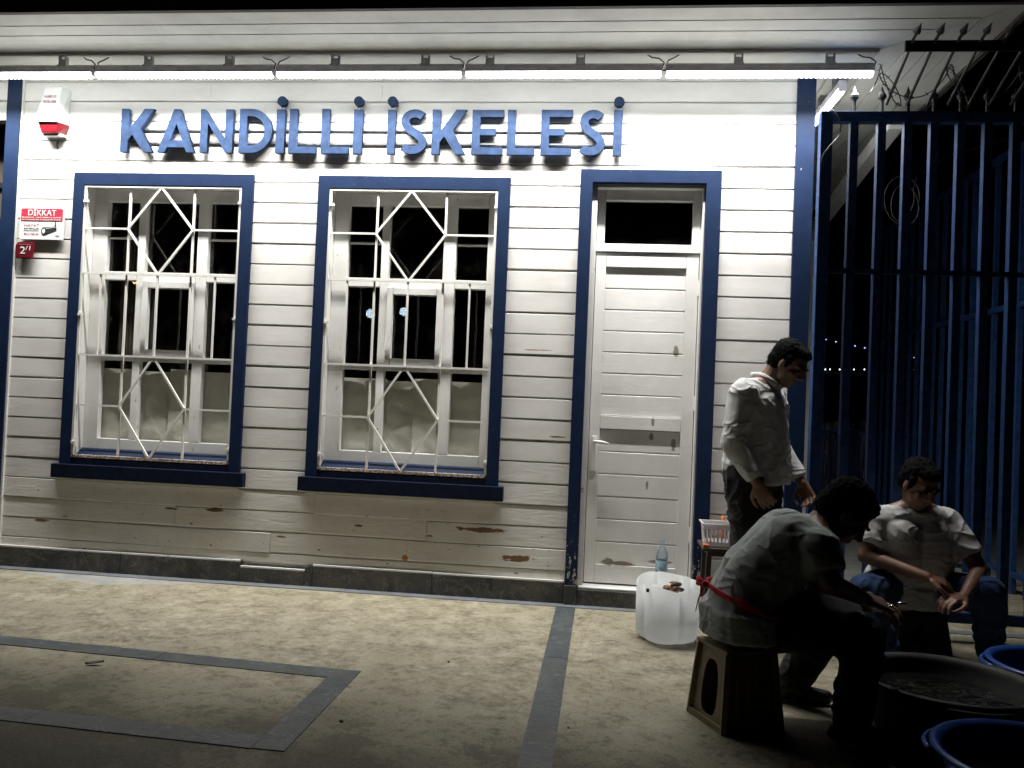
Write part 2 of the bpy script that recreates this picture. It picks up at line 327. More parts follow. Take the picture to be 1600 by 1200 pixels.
def link(name, me, mat, parent=None, label=None, kind=None):
    o = bpy.data.objects.new(name, me); COL.objects.link(o)
    if mat is not None:
        me.materials.clear(); me.materials.append(MT[mat] if isinstance(mat, str) else mat)
    if parent is not None:
        o.parent = parent; o.matrix_parent_inverse = Matrix.Translation(-world_loc(parent))
    if label: o['label'] = label
    if kind: o['kind'] = kind
    return o
def world_loc(o):
    l = Vector(o.location)
    return l
def tag(o, label, cat, group=None):
    o['label'] = label; o['category'] = cat
    if group: o['group'] = group
    return o
def thing(name, label, cat, loc=(0,0,0), group=None):
    o = bpy.data.objects.new(name, None); COL.objects.link(o); o.location = loc; o.empty_display_size = 0.1
    return tag(o, label, cat, group)
def struct(o): o['kind'] = 'structure'; return o
def curve_mesh(splines, depth):
    """filled 2D outline (holes by even-odd) extruded by depth; in local XY"""
    cu = bpy.data.curves.new('outline', 'CURVE'); cu.dimensions = '2D'; cu.fill_mode = 'BOTH'; cu.extrude = depth/2
    for pts in splines:
        sp = cu.splines.new('POLY'); sp.points.add(len(pts)-1); sp.use_cyclic_u = True
        for q, (x, y) in zip(sp.points, pts): q.co = (x, y, 0, 1)
    return curve_to_mesh(cu)
def curve_to_mesh(cu):
    o = bpy.data.objects.new('outline', cu); COL.objects.link(o); dg = bpy.context.evaluated_depsgraph_get(); dg.update()
    me = bpy.data.meshes.new_from_object(o.evaluated_get(dg)); bpy.data.objects.remove(o); bpy.data.curves.remove(cu); return me
def text_mesh(s, size, depth=0.001, align='LEFT', width=None):
    cu = bpy.data.curves.new('text', 'FONT'); cu.body = s; cu.size = size; cu.extrude = depth; cu.align_x = align; cu.resolution_u = 3
    me = curve_to_mesh(cu)
    if width:
        xs = [v.co.x for v in me.vertices]
        if xs:
            k = width/(max(xs)-min(xs))
            for v in me.vertices: v.co.x *= k
    return me
def stand_up(me, loc):
    """XY outline -> XZ wall plane facing -Y at loc"""
    for v in me.vertices:
        x, y, z = v.co; v.co = (loc[0]+x, loc[1]-z, loc[2]+y)
    me.update(); return me

# ================================================================== the setting
WIN = [-2.8925, -1.2445]         # window centres
WZ0, WZ1 = 0.600, 2.585
ZS = 3.26                         # soffit height
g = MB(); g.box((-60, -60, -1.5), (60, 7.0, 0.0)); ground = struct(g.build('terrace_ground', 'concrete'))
struct(MB().add([(-4000,-4000,-1.1),(4000,-4000,-1.1),(4000,4000,-1.1),(-4000,4000,-1.1)], [(0,1,2,3)]).build('sea', 'water'))
def strip(a, b, width, mat='strip', n=3, z=0.003):
    a = Vector((*a, 0)); b = Vector((*b, 0)); d = (b-a); L = d.length; d.normalize(); q = Vector((-d.y, d.x, 0))*width/2
    for i in range(n):
        p0 = a + d*(L*i/n + (0.0015 if i else 0)); p1 = a + d*(L*(i+1)/n - 0.0015); e = random.uniform(0, 0.0015)
        pts = [p0-q, p1-q, p1+q, p0+q]
        mb = MB(); mb.add([(p.x, p.y, -0.02) for p in pts]+[(p.x, p.y, z+e) for p in pts], [(3,2,1,0),(4,5,6,7),(0,1,5,4),(1,2,6,5),(2,3,7,6),(3,0,4,7)])
        mb.build('marble_strip', mat, ground)
strip((-0.19, -0.108), (-0.183, -6.2), 0.114, n=6)
A0, A1 = gnd(0, 995), gnd(541, 1050)
strip((A0.x-2.4*1.0, A0.y+0.10), (-1.13, -1.585), 0.115, n=5)
strip((-1.075, -1.527), (-1.083, -2.40), 0.115, n=2)
strip((-4.6, -2.17), (-1.14, -2.345), 0.112, n=4)
strip((-6.5, -0.062), (3.4, -0.062), 0.075, 'kerb', n=12, z=0.004)

# ------------------------------------------------------------------ the station building
bld = thing('ferry_station', 'white timber ferry station with blue trim, two barred windows and a panelled door', 'building', (0, 0, 0))
PITCHB = 0.1302; ZB = [0.134] + [2.540 - PITCHB*k for k in range(18, -1, -1)] + [2.540+PITCHB*k for k in range(1, 6)] + [ZS]
def board(x0, x1, z0, z1):
    """novelty board: bevelled lip at the top catches the light, lower edge overhangs the groove"""
    if x1-x0 > 2.2:                                   # long rows are made of butted lengths
        c = x0+(x1-x0)*random.uniform(.3, .7); board(x0, c-.0008, z0, z1); board(c+.0008, x1, z0, z1); return
    n = max(1, min(7, int((x1-x0)/0.45)+1)); mb = MB(); w0 = random.uniform(-0.0022, 0.0022); ph = random.uniform(0, 6)
    old = 1.0 if z1 < 0.6 else 0.45
    vs = []
    for i in range(n+1):
        x = x0 + (x1-x0)*i/n; wv = w0 + 0.0036*old*math.sin(x*2.3+ph) + random.uniform(-0.001, 0.001)*old
        oy = 0.0016*old*math.sin(x*1.7+ph*2)
        gd = 0.004*random.uniform(.6, 1.3) if i in (0, n) else 0.004
        prof = [(0.006, z1-0.0008), (-0.003+oy, z1-0.0065+wv), (-0.0045+oy, z0+0.007+wv), (-0.002+oy, z0+0.0028+wv), (gd, z0+0.0008)]
        vs += [(x, y, z) for y, z in prof]
    fs = [(i*5+k, (i+1)*5+k, (i+1)*5+k+1, i*5+k+1) for i in range(n) for k in range(4)]
    fs += [(0,1,2,3,4), tuple(n*5+k for k in (4,3,2,1,0))]
    mb.add(vs, fs); mb.build('siding_board', 'board', bld)
XL, XR = -3.905, 1.062
for z0, z1 in zip(ZB, ZB[1:]):
    cuts = [(c-0.605, c+0.605) for c in WIN if z1 > WZ0+0.02 and z0 < WZ1-0.02]
    if z0 < 2.62: cuts.append((-0.20, 0.633))
    if z0 < WZ1 < z1:
        for c in WIN: board(c-.605, c+.605, WZ1-.003, z1)
        board(-0.20, 0.633, 2.639, z1)
    cuts.sort(); x = XL
    for a, b in cuts + [(XR, XR)]:
        if a - x > 0.02: board(x, a, z0, z1)
        x = b
for k in range(len(ZB)-4, len(ZB)-1): board(-7.5, -4.0, ZB[k], ZB[k+1])          # header of the next bay
# backing wall sheet behind the siding with real openings
def wallbox(x0, x1, z0, z1, y0=0.021, y1=0.10, name='wall_core', mat='white'): MB().box((x0, y0, z0), (x1, y1, z1)).build(name, mat, bld)
wallbox(-3.905, WIN[0]-0.545, 0, ZS); wallbox(WIN[0]+0.545, WIN[1]-0.545, 0, ZS); wallbox(WIN[1]+0.545, -0.14, 0, ZS); wallbox(0.555, 1.17, 0, ZS)
for c in WIN: wallbox(c-0.545, c+0.545, 0, 0.70); wallbox(c-0.545, c+0.545, 2.52, ZS)
wallbox(-0.14, 0.555, 2.57, ZS)
wallbox(-7.5, -4.0, 2.94, ZS, name='bay_header')
# corner posts
MB().box((-4.003, -0.028, 0.0), (-3.905, 0.10, ZS-0.002)).build('corner_post', 'blue', bld, bevel=0.003)
MB().box((1.062, -0.028, 0.0), (1.168, 0.10, ZS-0.002)).build('corner_post', 'blue', bld, bevel=0.003)
MB().box((-3.905, -0.018, 0.134), (-3.892, 0.02, ZS-0.002)).build('corner_bead', 'white', bld)
# side wall, back, room, next bay
MB().box((1.10, 0.10, 0), (1.168, 6.0, ZS)).build('side_wall', 'white', bld)
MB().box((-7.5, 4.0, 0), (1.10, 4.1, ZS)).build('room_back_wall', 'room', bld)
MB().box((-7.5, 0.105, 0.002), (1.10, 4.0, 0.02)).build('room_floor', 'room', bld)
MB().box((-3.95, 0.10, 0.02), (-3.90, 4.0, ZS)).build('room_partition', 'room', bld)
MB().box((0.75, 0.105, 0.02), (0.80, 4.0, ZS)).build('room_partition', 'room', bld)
b = MB().box((-7.5, 0.30, 0), (-4.0, 0.34, 2.94)).build('bay_shutter', 'brown', bld)
for z in (2.78, 2.55, 2.30, 2.0, 1.4, 0.8): MB().box((-7.5, 0.27, z), (-4.0, 0.30, z+0.035)).build('shutter_rail', 'black', bld)
MB().box((-7.5, -0.0, 0), (-4.003, 0.1, 0.9)).build('bay_dado', 'blue', bld)
for x in (1.14, -3.8): pass
# plinth slabs of dark marble, with the low notch
def plinth(x0, x1, z1, y=-0.024):
    if z1 > .09: MB().box((x0, y+.002, z1-.004), (x1, -0.004, z1+.007)).build('plinth_fillet', 'white', bld, bevel=0.002)
    MB().add([(x0,y,0),(x1,y,0),(x1,0.02,0),(x0,0.02,0),(x0,y,z1-0.005),(x1,y,z1-0.005),(x1,0.02,z1),(x0,0.02,z1)],
             [(3,2,1,0),(4,5,6,7),(0,1,5,4),(1,2,6,5),(2,3,7,6),(3,0,4,7)]).build('plinth_slab', 'plinth', bld, bevel=0.0025)
for x0, x1, z in ((-7.5,-5.6,.134),(-5.597,-3.92,.134),(-3.917,-3.05,.134),(-3.047,-2.252,.134),(-2.249,-1.83,.100),(-1.777,-1.02,.136),(-1.017,-0.21,.134)): plinth(x0, x1, z)
MB().prism([(-1.827,0.0),(-1.78,0.0),(-1.78,0.136),(-1.795,0.134),(-1.827,0.100)], -0.024, 0.02).build('plinth_slab', 'plinth', bld)
MB().box((-0.207, -0.045, 0), (-0.13, 0.02, 0.118)).build('plinth_slab', 'plinth', bld, bevel=0.003)
plinth(0.56, 1.06, .13)
MB().box((-0.128, -0.035, 0), (0.557, 0.30, 0.098)).build('door_step', 'plinth', bld, bevel=0.004)
MB().box((-0.126, -0.015, 0.0985), (0.555, 0.12, 0.112)).build('door_sill', 'white', bld, bevel=0.005)
# soffit boards, front row runs along the wall, side row runs into depth, mitred at the corner
YL = [0.0, -0.096, -0.277, -0.415, -0.534, -0.661, -0.83]; XC = 1.168
dpt = [-y for y in YL]
for i in range(6):
    a, c = dpt[i]+0.004, dpt[i+1]-0.004
    zz = ZS + 0.0015*(i % 3)
    for mb in (MB().add([(-7.5,-a,zz),(XC+a-0.002,-a,zz),(XC+c-0.002,-c,zz),(-7.5,-c,zz),(-7.5,-a,zz+.03),(XC+a-0.002,-a,zz+.03),(XC+c-0.002,-c,zz+.03),(-7.5,-c,zz+.03)],
                        [(3,2,1,0),(4,5,6,7),(0,1,5,4),(1,2,6,5),(2,3,7,6),(3,0,4,7)]),
               MB().add([(XC+a+0.002,-a,zz),(XC+a+0.002,6,zz),(XC+c+0.002,6,zz),(XC+c+0.002,-c,zz),(XC+a+0.002,-a,zz+.03),(XC+a+0.002,6,zz+.03),(XC+c+0.002,6,zz+.03),(XC+c+0.002,-c,zz+.03)],
                        [(3,2,1,0),(4,5,6,7),(0,1,5,4),(1,2,6,5),(2,3,7,6),(3,0,4,7)])):
        mb.build('soffit_board', 'soffit', bld)
MB().box((-7.5, -0.292, ZS-0.016), (1.44, -0.262, ZS-0.0005)).build('soffit_batten', 'soffit', bld)
MB().box((-7.5, -0.80, ZS+0.04), (1.95, 6, ZS+0.06)).build('roof_deck', 'roof', bld)
MB().box((-7.5, -0.862, ZS-0.012), (2.03, -0.832, ZS+0.17)).build('fascia', 'roof', bld)
MB().box((2.0, -0.83, ZS-0.012), (2.03, 6, ZS+0.17)).build('fascia', 'roof', bld)
MB().add([(-7.5,-.9,ZS+.17),(2.07,-.9,ZS+.17),(2.07,6,ZS+.17),(-7.5,6,ZS+.17),(-5,2.5,ZS+1.6),(-1,2.5,ZS+1.6)], [(3,2,1,0),(0,1,5,4),(1,2,5),(2,3,4,5),(3,0,4)]).build('roof', 'roof', bld)

# ------------------------------------------------------------------ windows
def window(c, k):
    win = MB()
    y0, y1 = -0.024, 0.02
    o, i = 0.6105, 0.5355
    # blue casing: mitred head, two sides, bottom rail
    casing = MB().prism([(c-o, WZ1), (c+o, WZ1), (c+i, 2.508), (c-i, 2.508)], y0, y1).build('window_casing', 'blue', bld)
    for s in (-1, 1):
        MB().prism([(c+s*o, WZ1-0.001), (c+s*i, 2.507), (c+s*i, 0.689), (c+s*o, 0.689)], y0-0.001, y1).build('casing_side', 'blue', casing)
    MB().box((c-i+0.001, y0+0.004, 0.689), (c+i-0.001, y1, 0.738)).build('casing_bottom', 'sill', casing)
    MB().box((c-0.645, -0.055, 0.600), (c+0.645, y1, 0.688)).build('window_sill', 'sill', casing, bevel=0.003)
    MB().box((c-0.60, -0.030, 0.586), (c+0.60, 0.0, 0.5995)).build('sill_drip', 'board', casing)
    # reveal
    wf = MB().box((c-0.545, 0.0205, 2.508), (c+0.545, 0.20, 2.53)).build('window_frame', 'white', bld)
    for s in (-1, 1): MB().box((c+s*0.5355, 0.0205, 0.745), (c+s*0.56, 0.20, 2.5075)).build('reveal_side', 'white', wf)
    MB().add([(c-.535,.0205,.700),(c+.535,.0205,.700),(c+.535,.099,.700),(c-.535,.099,.700),(c-.535,.0205,.739),(c+.535,.0205,.739),(c+.535,.099,.789),(c-.535,.099,.789)],
             [(3,2,1,0),(4,5,6,7),(0,1,5,4),(1,2,6,5),(2,3,7,6),(3,0,4,7)]).build('inner_sill', 'blue', wf)
    ys0, ys1 = 0.10, 0.145
    X = [-0.535, -0.4375, -0.2175, -0.1665, 0.1935, 0.2655, 0.4665, 0.535]
    def part(n, x0, x1, z0, z1, ya=ys0, yb=ys1, bv=0.004): return MB().box((c+x0, ya, z0), (c+x1, yb, z1)).build(n, 'white', wf, bevel=bv)
    part('sash_stile', X[0], X[1], 0.760, 2.507); part('sash_stile', X[6], X[7], 0.760, 2.507)
    part('mullion', X[2], X[3], 0.8565, 2.4275); part('mullion', X[4], X[5], 0.8565, 2.4275)
    part('sash_rail', X[1]+.001, X[6]-.001, 2.428, 2.506); part('sash_rail', X[1]+.001, X[6]-.001, 0.765, 0.856)
    part('transom_rail', X[1]+.001, X[2]-.001, 1.905, 1.962); part('transom_rail', X[3]+.001, X[4]-.001, 1.905, 1.962); part('transom_rail', X[5]+.001, X[6]-.001, 1.905, 1.962)
    for a, b in ((1,2),(3,4),(5,6)): part('transom_rail', X[a]+.001, X[b]-.001, 1.372, 1.402)
    for a, b in ((1,2),(5,6)): part('glazing_bar', X[a]+.001, X[b]-.001, 2.182, 2.194, 0.125, 0.142, 0.002)
    # small hinged vent sash in the middle
    v = [(-0.164, -0.128), (0.158, 0.191)]
    for a, b in v: part('vent_stile', a, b, 1.404, 1.903, 0.085, 0.13)
    part('vent_rail', -0.127, 0.157, 1.857, 1.903, 0.085, 0.13); part('vent_rail', -0.127, 0.157, 1.404, 1.452, 0.085, 0.13)
    def pane(x0, x1, z0, z1):
        a = random.uniform(-0.0002, 0.0002)
        MB().add([(c+x0,.136+a,z0),(c+x1,.136-a,z0),(c+x1,.136-a,z1),(c+x0,.136+a,z1),(c+x0,.139+a,z0),(c+x1,.139-a,z0),(c+x1,.139-a,z1),(c+x0,.139+a,z1)],
                 [(3,2,1,0),(4,5,6,7),(0,1,5,4),(1,2,6,5),(2,3,7,6),(3,0,4,7)]).build('pane', 'glass', wf)
    for a, b in ((1,2),(3,4),(5,6)):
        pane(X[a], X[b], 1.962, 2.428); pane(X[a], X[b], 0.856, 1.374); pane(X[a], X[b], 1.402, 1.905)
    # crumpled paper hung inside the lower panes
    def sheet(x0, x1, z0, z1, yb, sd):
        nx, nz = 16, 22; vs = []
        for j in range(nz+1):
            for q in range(nx+1):
                x = c+x0+(x1-x0)*q/nx; z = z0+(z1-z0)*j/nz
                y = yb + 0.012*mnoise.noise(Vector((x*6+sd, z*7, sd))) + 0.007*mnoise.noise(Vector((x*9, z*17+sd, 3))) + 0.003*mnoise.noise(Vector((x*30, z*40+sd, 8)))
                vs.append((x, y, z))
        me = MB().add(vs, [(j*(nx+1)+q, j*(nx+1)+q+1, (j+1)*(nx+1)+q+1, (j+1)*(nx+1)+q) for j in range(nz) for q in range(nx)]).build('paper_sheet', 'paper', wf, True)
    sheet(-0.46, -0.16, 0.80, 1.32, 0.166, 3+k); sheet(-0.19, 0.03, 0.80, 1.31, 0.170, 9+k); sheet(0.02, 0.22, 0.80, 1.33, 0.160, 17+k); sheet(0.205, 0.50, 0.80, 1.32, 0.165, 23+k)
    if k == 0:
        for x0, x1 in ((-0.47, -0.30), (0.34, 0.5)):
            vs = []; n = 40
            for j in range(n+1):
                x = c+x0+(x1-x0)*j/n; y = 0.34+0.014*math.sin(j*1.1); vs += [(x, y, 0.9), (x, y, 2.5)]
            MB().add(vs, [(2*j, 2*j+2, 2*j+3, 2*j+1) for j in range(n)]).build('curtain', 'brown', wf, True)
    # white steel grille in the casing opening
    gy = -0.012; gt, gb = 2.500, 0.742; gl, gr = c-0.528, c+0.528
    gz = dict(d1=2.224, h1=1.931, h2=1.399, d2=1.073); wdt = 0.0125
    gr_o = MB().beam((gl, gy, gb-0.008), (gl, gy, gt+0.008), 0.016).build('window_grille', 'bar', bld)
    def bar(a, b, wd=wdt, dy=0.0): MB().beam((a[0], gy+dy, a[1]), (b[0], gy+dy, b[1]), wd).build('grille_bar', 'bar', gr_o)
    bar((gr, gb-0.008), (gr, gt+0.008), 0.016)
    bar((gl+.009, gt), (gr-.009, gt), 0.016); bar((gl+.009, gb), (gr-.009, gb), 0.018)
    u = lambda f: gl+(gr-gl)*f
    x1, x2, xm = u(0.288), u(0.702), u(0.493)
    for x in (x1, x2): bar((x, gb+.01), (x, gt-.009), wdt, 0.011)
    for z in (gz['h1'], gz['h2']): bar((gl+.009, z), (gr-.009, z), wdt, -0.003)
    for z in (gz['d1'], gz['d2']): bar((gl+.009, z), (x1-.007, z), 0.011); bar((x2+.007, z), (gr-.009, z), 0.011)
    bar((xm, gz['h2']+.007), (xm, gz['h1']-.007), wdt)
    for f in (0.125, 0.862): bar((u(f), gz['h2']+.007), (u(f), gz['h1']-.007), 0.011)
    for zt, zm, zb in ((gt-.009, gz['d1'], gz['h1']+.005), (gz['h2']-.005, gz['d2'], gb+.010)):
        for s, xx in ((-1, x1), (1, x2)):
            bar((xm+s*.004, zt), (xx, zm+.004), wdt); bar((xx, zm-.004), (xm+s*.004, zb), wdt)
    for z in (2.40, 1.66, 0.83):
        MB().beam((gl-0.004, gy-0.012, z), (gl+0.028, gy-0.012, z), 0.016).build('grille_hinge', 'bar', gr_o)
        MB().beam((gr-0.012, gy-0.012, z), (gr+0.004, gy-0.012, z), 0.014).build('grille_hinge', 'bar', gr_o)
for k, c in enumerate(WIN): window(c, k)

# ------------------------------------------------------------------ door
x0, x1, zt = -0.205, 0.638, 2.642
dc = MB().prism([(x0, zt), (x1, zt), (x1-0.088, zt-0.076), (x0+0.074, zt-0.076)], -0.026, 0.02).build('door_casing', 'blue', bld)
MB().prism([(x0, 0.121), (x0, zt-.001), (x0+.074, zt-.077), (x0+.074, 0.121)], -0.027, 0.02).build('casing_side', 'blue', dc)
MB().prism([(x1, 0.121), (x1, zt-.001), (x1-.088, zt-.077), (x1-.088, 0.121)], -0.027, 0.02).build('casing_side', 'blue', dc)
df = MB().box((-0.13, 0.0205, 2.545), (0.549, 0.16, 2.57)).build('door_frame', 'white', bld)
MB().box((-0.131, 0.0205, 0.113), (-0.098, 0.16, 2.544)).build('door_jamb', 'white', df, bevel=0.002)
MB().box((0.537, 0.0205, 0.113), (0.549, 0.16, 2.544)).build('door_jamb', 'white', df, bevel=0.002)
MB().box((-0.097, 0.075, 2.160), (0.536, 0.15, 2.190)).build('transom_bar', 'white', df, bevel=0.003)
for a, b, z0, z1 in ((-0.097,-0.047,2.191,2.544), (0.486,0.536,2.191,2.544), (-0.046,0.485,2.191,2.212), (-0.046,0.485,2.482,2.544)):
    MB().box((a, 0.085, z0), (b, 0.14, z1)).build('transom_sash', 'white', df, bevel=0.004)
MB().box((-0.046, 0.118, 2.212), (0.485, 0.121, 2.482)).build('pane', 'glass', df)
door = MB().box((-0.094, 0.085, 0.122), (-0.031, 0.130, 2.155)).build('door', 'door', bld, bevel=0.003)
for n, a, b, z0, z1 in (('stile', 0.459, 0.533, 0.122, 2.155), ('rail', -0.030, 0.458, 2.066, 2.155), ('rail', -0.030, 0.458, 1.066, 1.146), ('rail', -0.030, 0.458, 0.122, 0.234)):
    MB().box((a, 0.085, z0), (b, 0.130, z1)).build(n, 'door', door, bevel=0.003)
def planks(z0, z1, n):
    for i in range(n):
        a = z0+(z1-z0)*i/n; b = z0+(z1-z0)*(i+1)/n; y = 0.101+random.uniform(-.0008, .0008)
        MB().add([(x, yy, zz) for x in (-.030, .458) for yy, zz in ((.13, a+.0005), (y+.006, a+.0005), (y, a+.006), (y, b-.006), (y+.007, b-.0005), (.13, b-.0005))],
                 [(0,1,2,3,4,5), (11,10,9,8,7,6)]+[(i, i+6, (i+1) % 6+6, (i+1) % 6) for i in range(6)]).build('plank', 'door', door)
planks(1.1465, 2.0655, 7); planks(0.2345, 1.0655, 6)
hp = MB().box((-0.078, 0.076, 0.80), (-0.044, 0.0848, 1.02)).build('handle_plate', 'door', door, bevel=0.004)
MB().tube([(-0.06, 0.076, 0.985), (-0.06, 0.05, 0.985), (-0.05, 0.04, 0.985), (-0.01, 0.038, 0.984), (0.025, 0.040, 0.976)], [.009,.009,.010,.009,.007], 10).build('handle', 'door', door, True)
for z in (1.9, 1.2, 0.4): MB().tube([(0.535, 0.08, z), (0.535, 0.08, z+.09)], 0.006, 8).build('hinge', 'door', door)

# ------------------------------------------------------------------ LED battens under the eave
LX = [-4.42, -3.24, -2.072, -0.911, 0.258, 1.433]; LYc = -0.260; LZ = 3.150
def batten(a, b, label, group, brackets, cable=True, tilt=LAMP_TILT, spread=LAMP_SPREAD):
    a = Vector(a); b = Vector(b); d = (b-a).normalized(); L = (b-a).length; q = Vector((-d.y, d.x, 0))
    T = thing('led_batten_lamp', label, 'lamp', (a+b)/2, group)
    def prof(name, pts, mat, e0=0.0, e1=0.0):
        p0, p1 = a+d*e0, b-d*e1; n = len(pts)
        MB().add([p0+q*y+Vector((0,0,z)) for y, z in pts]+[p1+q*y+Vector((0,0,z)) for y, z in pts],
                 [tuple(range(n)), tuple(range(2*n-1, n-1, -1))]+[(i, i+n, (i+1) % n+n, (i+1) % n) for i in range(n)]).build(name, mat, T)
    prof('housing', [(-.022,-.006), (-.024,.030), (-.016,.040), (.016,.040), (.024,.030), (.022,-.006)], 'alu')
    for e in (a, b):
        s = 1 if e is a else -1; c = e - d*s*0.002
        MB().beam(c+Vector((0,0,-.012)), c+d*s*0.006+Vector((0,0,-.012)), 0.044, 0.03).build('end_cap', 'alu', T)
    # diffuser with one small swell per diode
    n = int(L/0.0265); m = n*4; vs = []; K = 6
    for i in range(m+1):
        x = 0.006+(L-0.012)*i/m; sw = 0.026+0.007*abs(math.sin(math.pi*n*i/m))
        for k in range(K+1):
            an = math.pi*k/K; vs.append(a+d*x+q*(math.cos(an)*0.020)+Vector((0, 0, -.008-math.sin(an)*sw)))
    MB().add(vs, [(i*(K+1)+k, (i+1)*(K+1)+k, (i+1)*(K+1)+k+1, i*(K+1)+k+1) for i in range(m) for k in range(K)]).build('diffuser', 'led', T, True)
    for s in brackets:
        c = a+d*s; tp = ZS-0.002
        br = MB().box((-0.025,-0.014,LZ+.041), (0.025,0.014,tp-.030)); br.box((-0.025,-0.014,tp-.030), (-0.018,0.014,tp)); br.box((0.018,-0.014,tp-.030), (0.025,0.014,tp)); br.box((-.018,-.014,tp-.005), (.018,.014,tp)); br.box((-.029,-.026,LZ+.028), (.029,.026,LZ+.0405))
        br.v = [tuple(c+d*x+q*y+Vector((0,0,z-c.z))) for x, y, z in br.v]
        br.build('bracket', 'steel', T)
    if cable:
        pts = [b+Vector((0,0,.02)), b+d*0.01+Vector((0,-.005,.05)), b-d*0.02+Vector((0,.0,.075)), b-d*0.06+Vector((0,.012,.085)), b-d*0.09+Vector((0,.02,.108))]
        MB().tube(pts, 0.004, 6).build('cable', 'black', T, True)
        pts = [a+Vector((0,0,.03)), a+d*0.012+Vector((0,-.005,.06)), a+d*0.05+Vector((0,.0,.08)), a+d*0.085+Vector((0,.012,.108))]
        MB().tube(pts, 0.004, 6).build('cable', 'black', T, True)
    ld = bpy.data.lights.new('batten_light', 'AREA'); ld.shape = 'RECTANGLE'; ld.size = L-0.02; ld.size_y = 0.034; ld.energy = LAMP_W*L/1.17*(1.2 if spread > 130 else 1.0); ld.spread = math.radians(spread); ld.color = LAMP_COL
    lo = bpy.data.objects.new('batten_light', ld); COL.objects.link(lo); lo.parent = T
    lo.location = (0, 0, -0.046); lo.rotation_euler = (math.radians(tilt), 0, math.atan2(d.y, d.x))
XB = [-3.454,-2.888,-2.366,-1.698,-1.145,-0.757,-0.224,0.678,1.185]
names = ['long white LED batten over the alarm box at the far end of the row', 'long white LED batten above the KAN letters and first window', 'long white LED batten above the middle of the sign letters between both windows',
         'long white LED batten above the second window and last sign letters', 'long white LED batten whose end sticks out past the corner post']
for i in range(5):
    a, b = LX[i]+0.010, LX[i+1]-0.010
    batten((a, LYc, LZ), (b, LYc, LZ), names[i], 'LED battens under the front eave', [x-a for x in XB if a < x < b] or [0.3, 0.9])
batten((1.318, -0.02, LZ), (1.310, 0.275, LZ), 'short LED batten under the side eave, next to the front row end', 'short LED battens under the side eave', [0.15], False, -4.0, 140.0)
batten((1.310, 0.29, LZ), (1.300, 0.585, LZ), 'short LED batten under the side eave, farther back along the side wall', 'short LED battens under the side eave', [0.15], False, -4.0, 140.0)

# ------------------------------------------------------------------ sign letters
sg = thing('station_sign', 'large blue raised capital letters on two thin rails above the windows', 'sign', (-1.6, -0.06, 2.72))
def arc(cx, cy, rx, ry, a0, a1, n=14): return [(cx+rx*math.cos(math.radians(a0+(a1-a0)*i/n)), cy+ry*math.sin(math.radians(a0+(a1-a0)*i/n))) for i in range(n+1)]
def glyph(ch, W, H, s):
    if ch == 'İ': return [[(0,0),(W,0),(W,H),(0,H)]]
    if ch == 'L': return [[(0,0),(W,0),(W,s*.82),(s,s*.82),(s,H),(0,H)]]
    if ch == 'E': return [[(0,0),(W,0),(W,s*.85),(s,s*.85),(s,H*.5-s*.36),(W*.76,H*.5-s*.36),(W*.76,H*.5+s*.46),(s,H*.5+s*.46),(s,H-s*.85),(W,H-s*.85),(W,H),(0,H)]]
    if ch == 'N': return [[(0,0),(s,0),(s,H-1.75*s),(W-s*.85,0),(W,0),(W,H),(W-s,H),(W-s,1.75*s),(s*.55,H),(0,H)]]
    if ch == 'K': return [[(0,0),(s,0),(s,H*.27),(s+.13*W,H*.40),(W-s*1.25,0),(W,0),(s+.38*W,H*.54),(W,H),(W-s*1.3,H),(s,H*.50),(s,H),(0,H)]]
    if ch == 'A':
        xl = lambda z: (W/2-.42*s)*z/H; z0, z1 = H*.115, H*.115+s*.9; ww = s*1.08
        return [[(0,0),(s*1.02,0),(xl(z0)+ww,z0),(W-xl(z0)-ww,z0),(W-s*1.02,0),(W,0),(W/2+.42*s,H),(W/2-.42*s,H)],
                [(xl(z1)+ww,z1),(W-xl(z1)-ww,z1),(W/2,H*.66)]]
    if ch == 'D':
        o = [(0,0)]+arc(W*.36,H/2,W*.64,H/2,-90,90,22)+[(0,H)]; i = [(s,s*.9)]+arc(W*.36,H/2,W*.64-s,H/2-s*.9,-90,90,22)+[(s,H-s*.9)]
        return [o, i]
    if ch == 'S':
        h = H/2; cl = arc(W*.54,H*.735,W*.5-s*.52,H*.265-s*.5,38,205,16)+[(W*.34,H*.56),(W*.62,H*.455)]+arc(W*.46,H*.265,W*.54-s*.52,H*.265-s*.5,30,-145,16)
        L, R = [], []
        for i, (x, y) in enumerate(cl):
            a = cl[max(i-1,0)]; b = cl[min(i+1,len(cl)-1)]; dx, dy = b[0]-a[0], b[1]-a[1]; l = math.hypot(dx, dy) or 1
            L.append((x-dy/l*s/2, y+dx/l*s/2)); R.append((x+dy/l*s/2, y-dx/l*s/2))
        return [L+R[::-1]]
LET = [('K',187,238),('A',245,303),('N',311,362),('D',372,423.5),('İ',429.5,443),('L',450,493),('L',500.5,544),('İ',550.5,564.5),
       ('İ',603.5,616),('S',623,666),('K',673.5,727),('E',736,785),('L',791,835),('E',844,893),('S',902.6,945),('İ',957,971)]
YF = -0.052; TH = 0.030
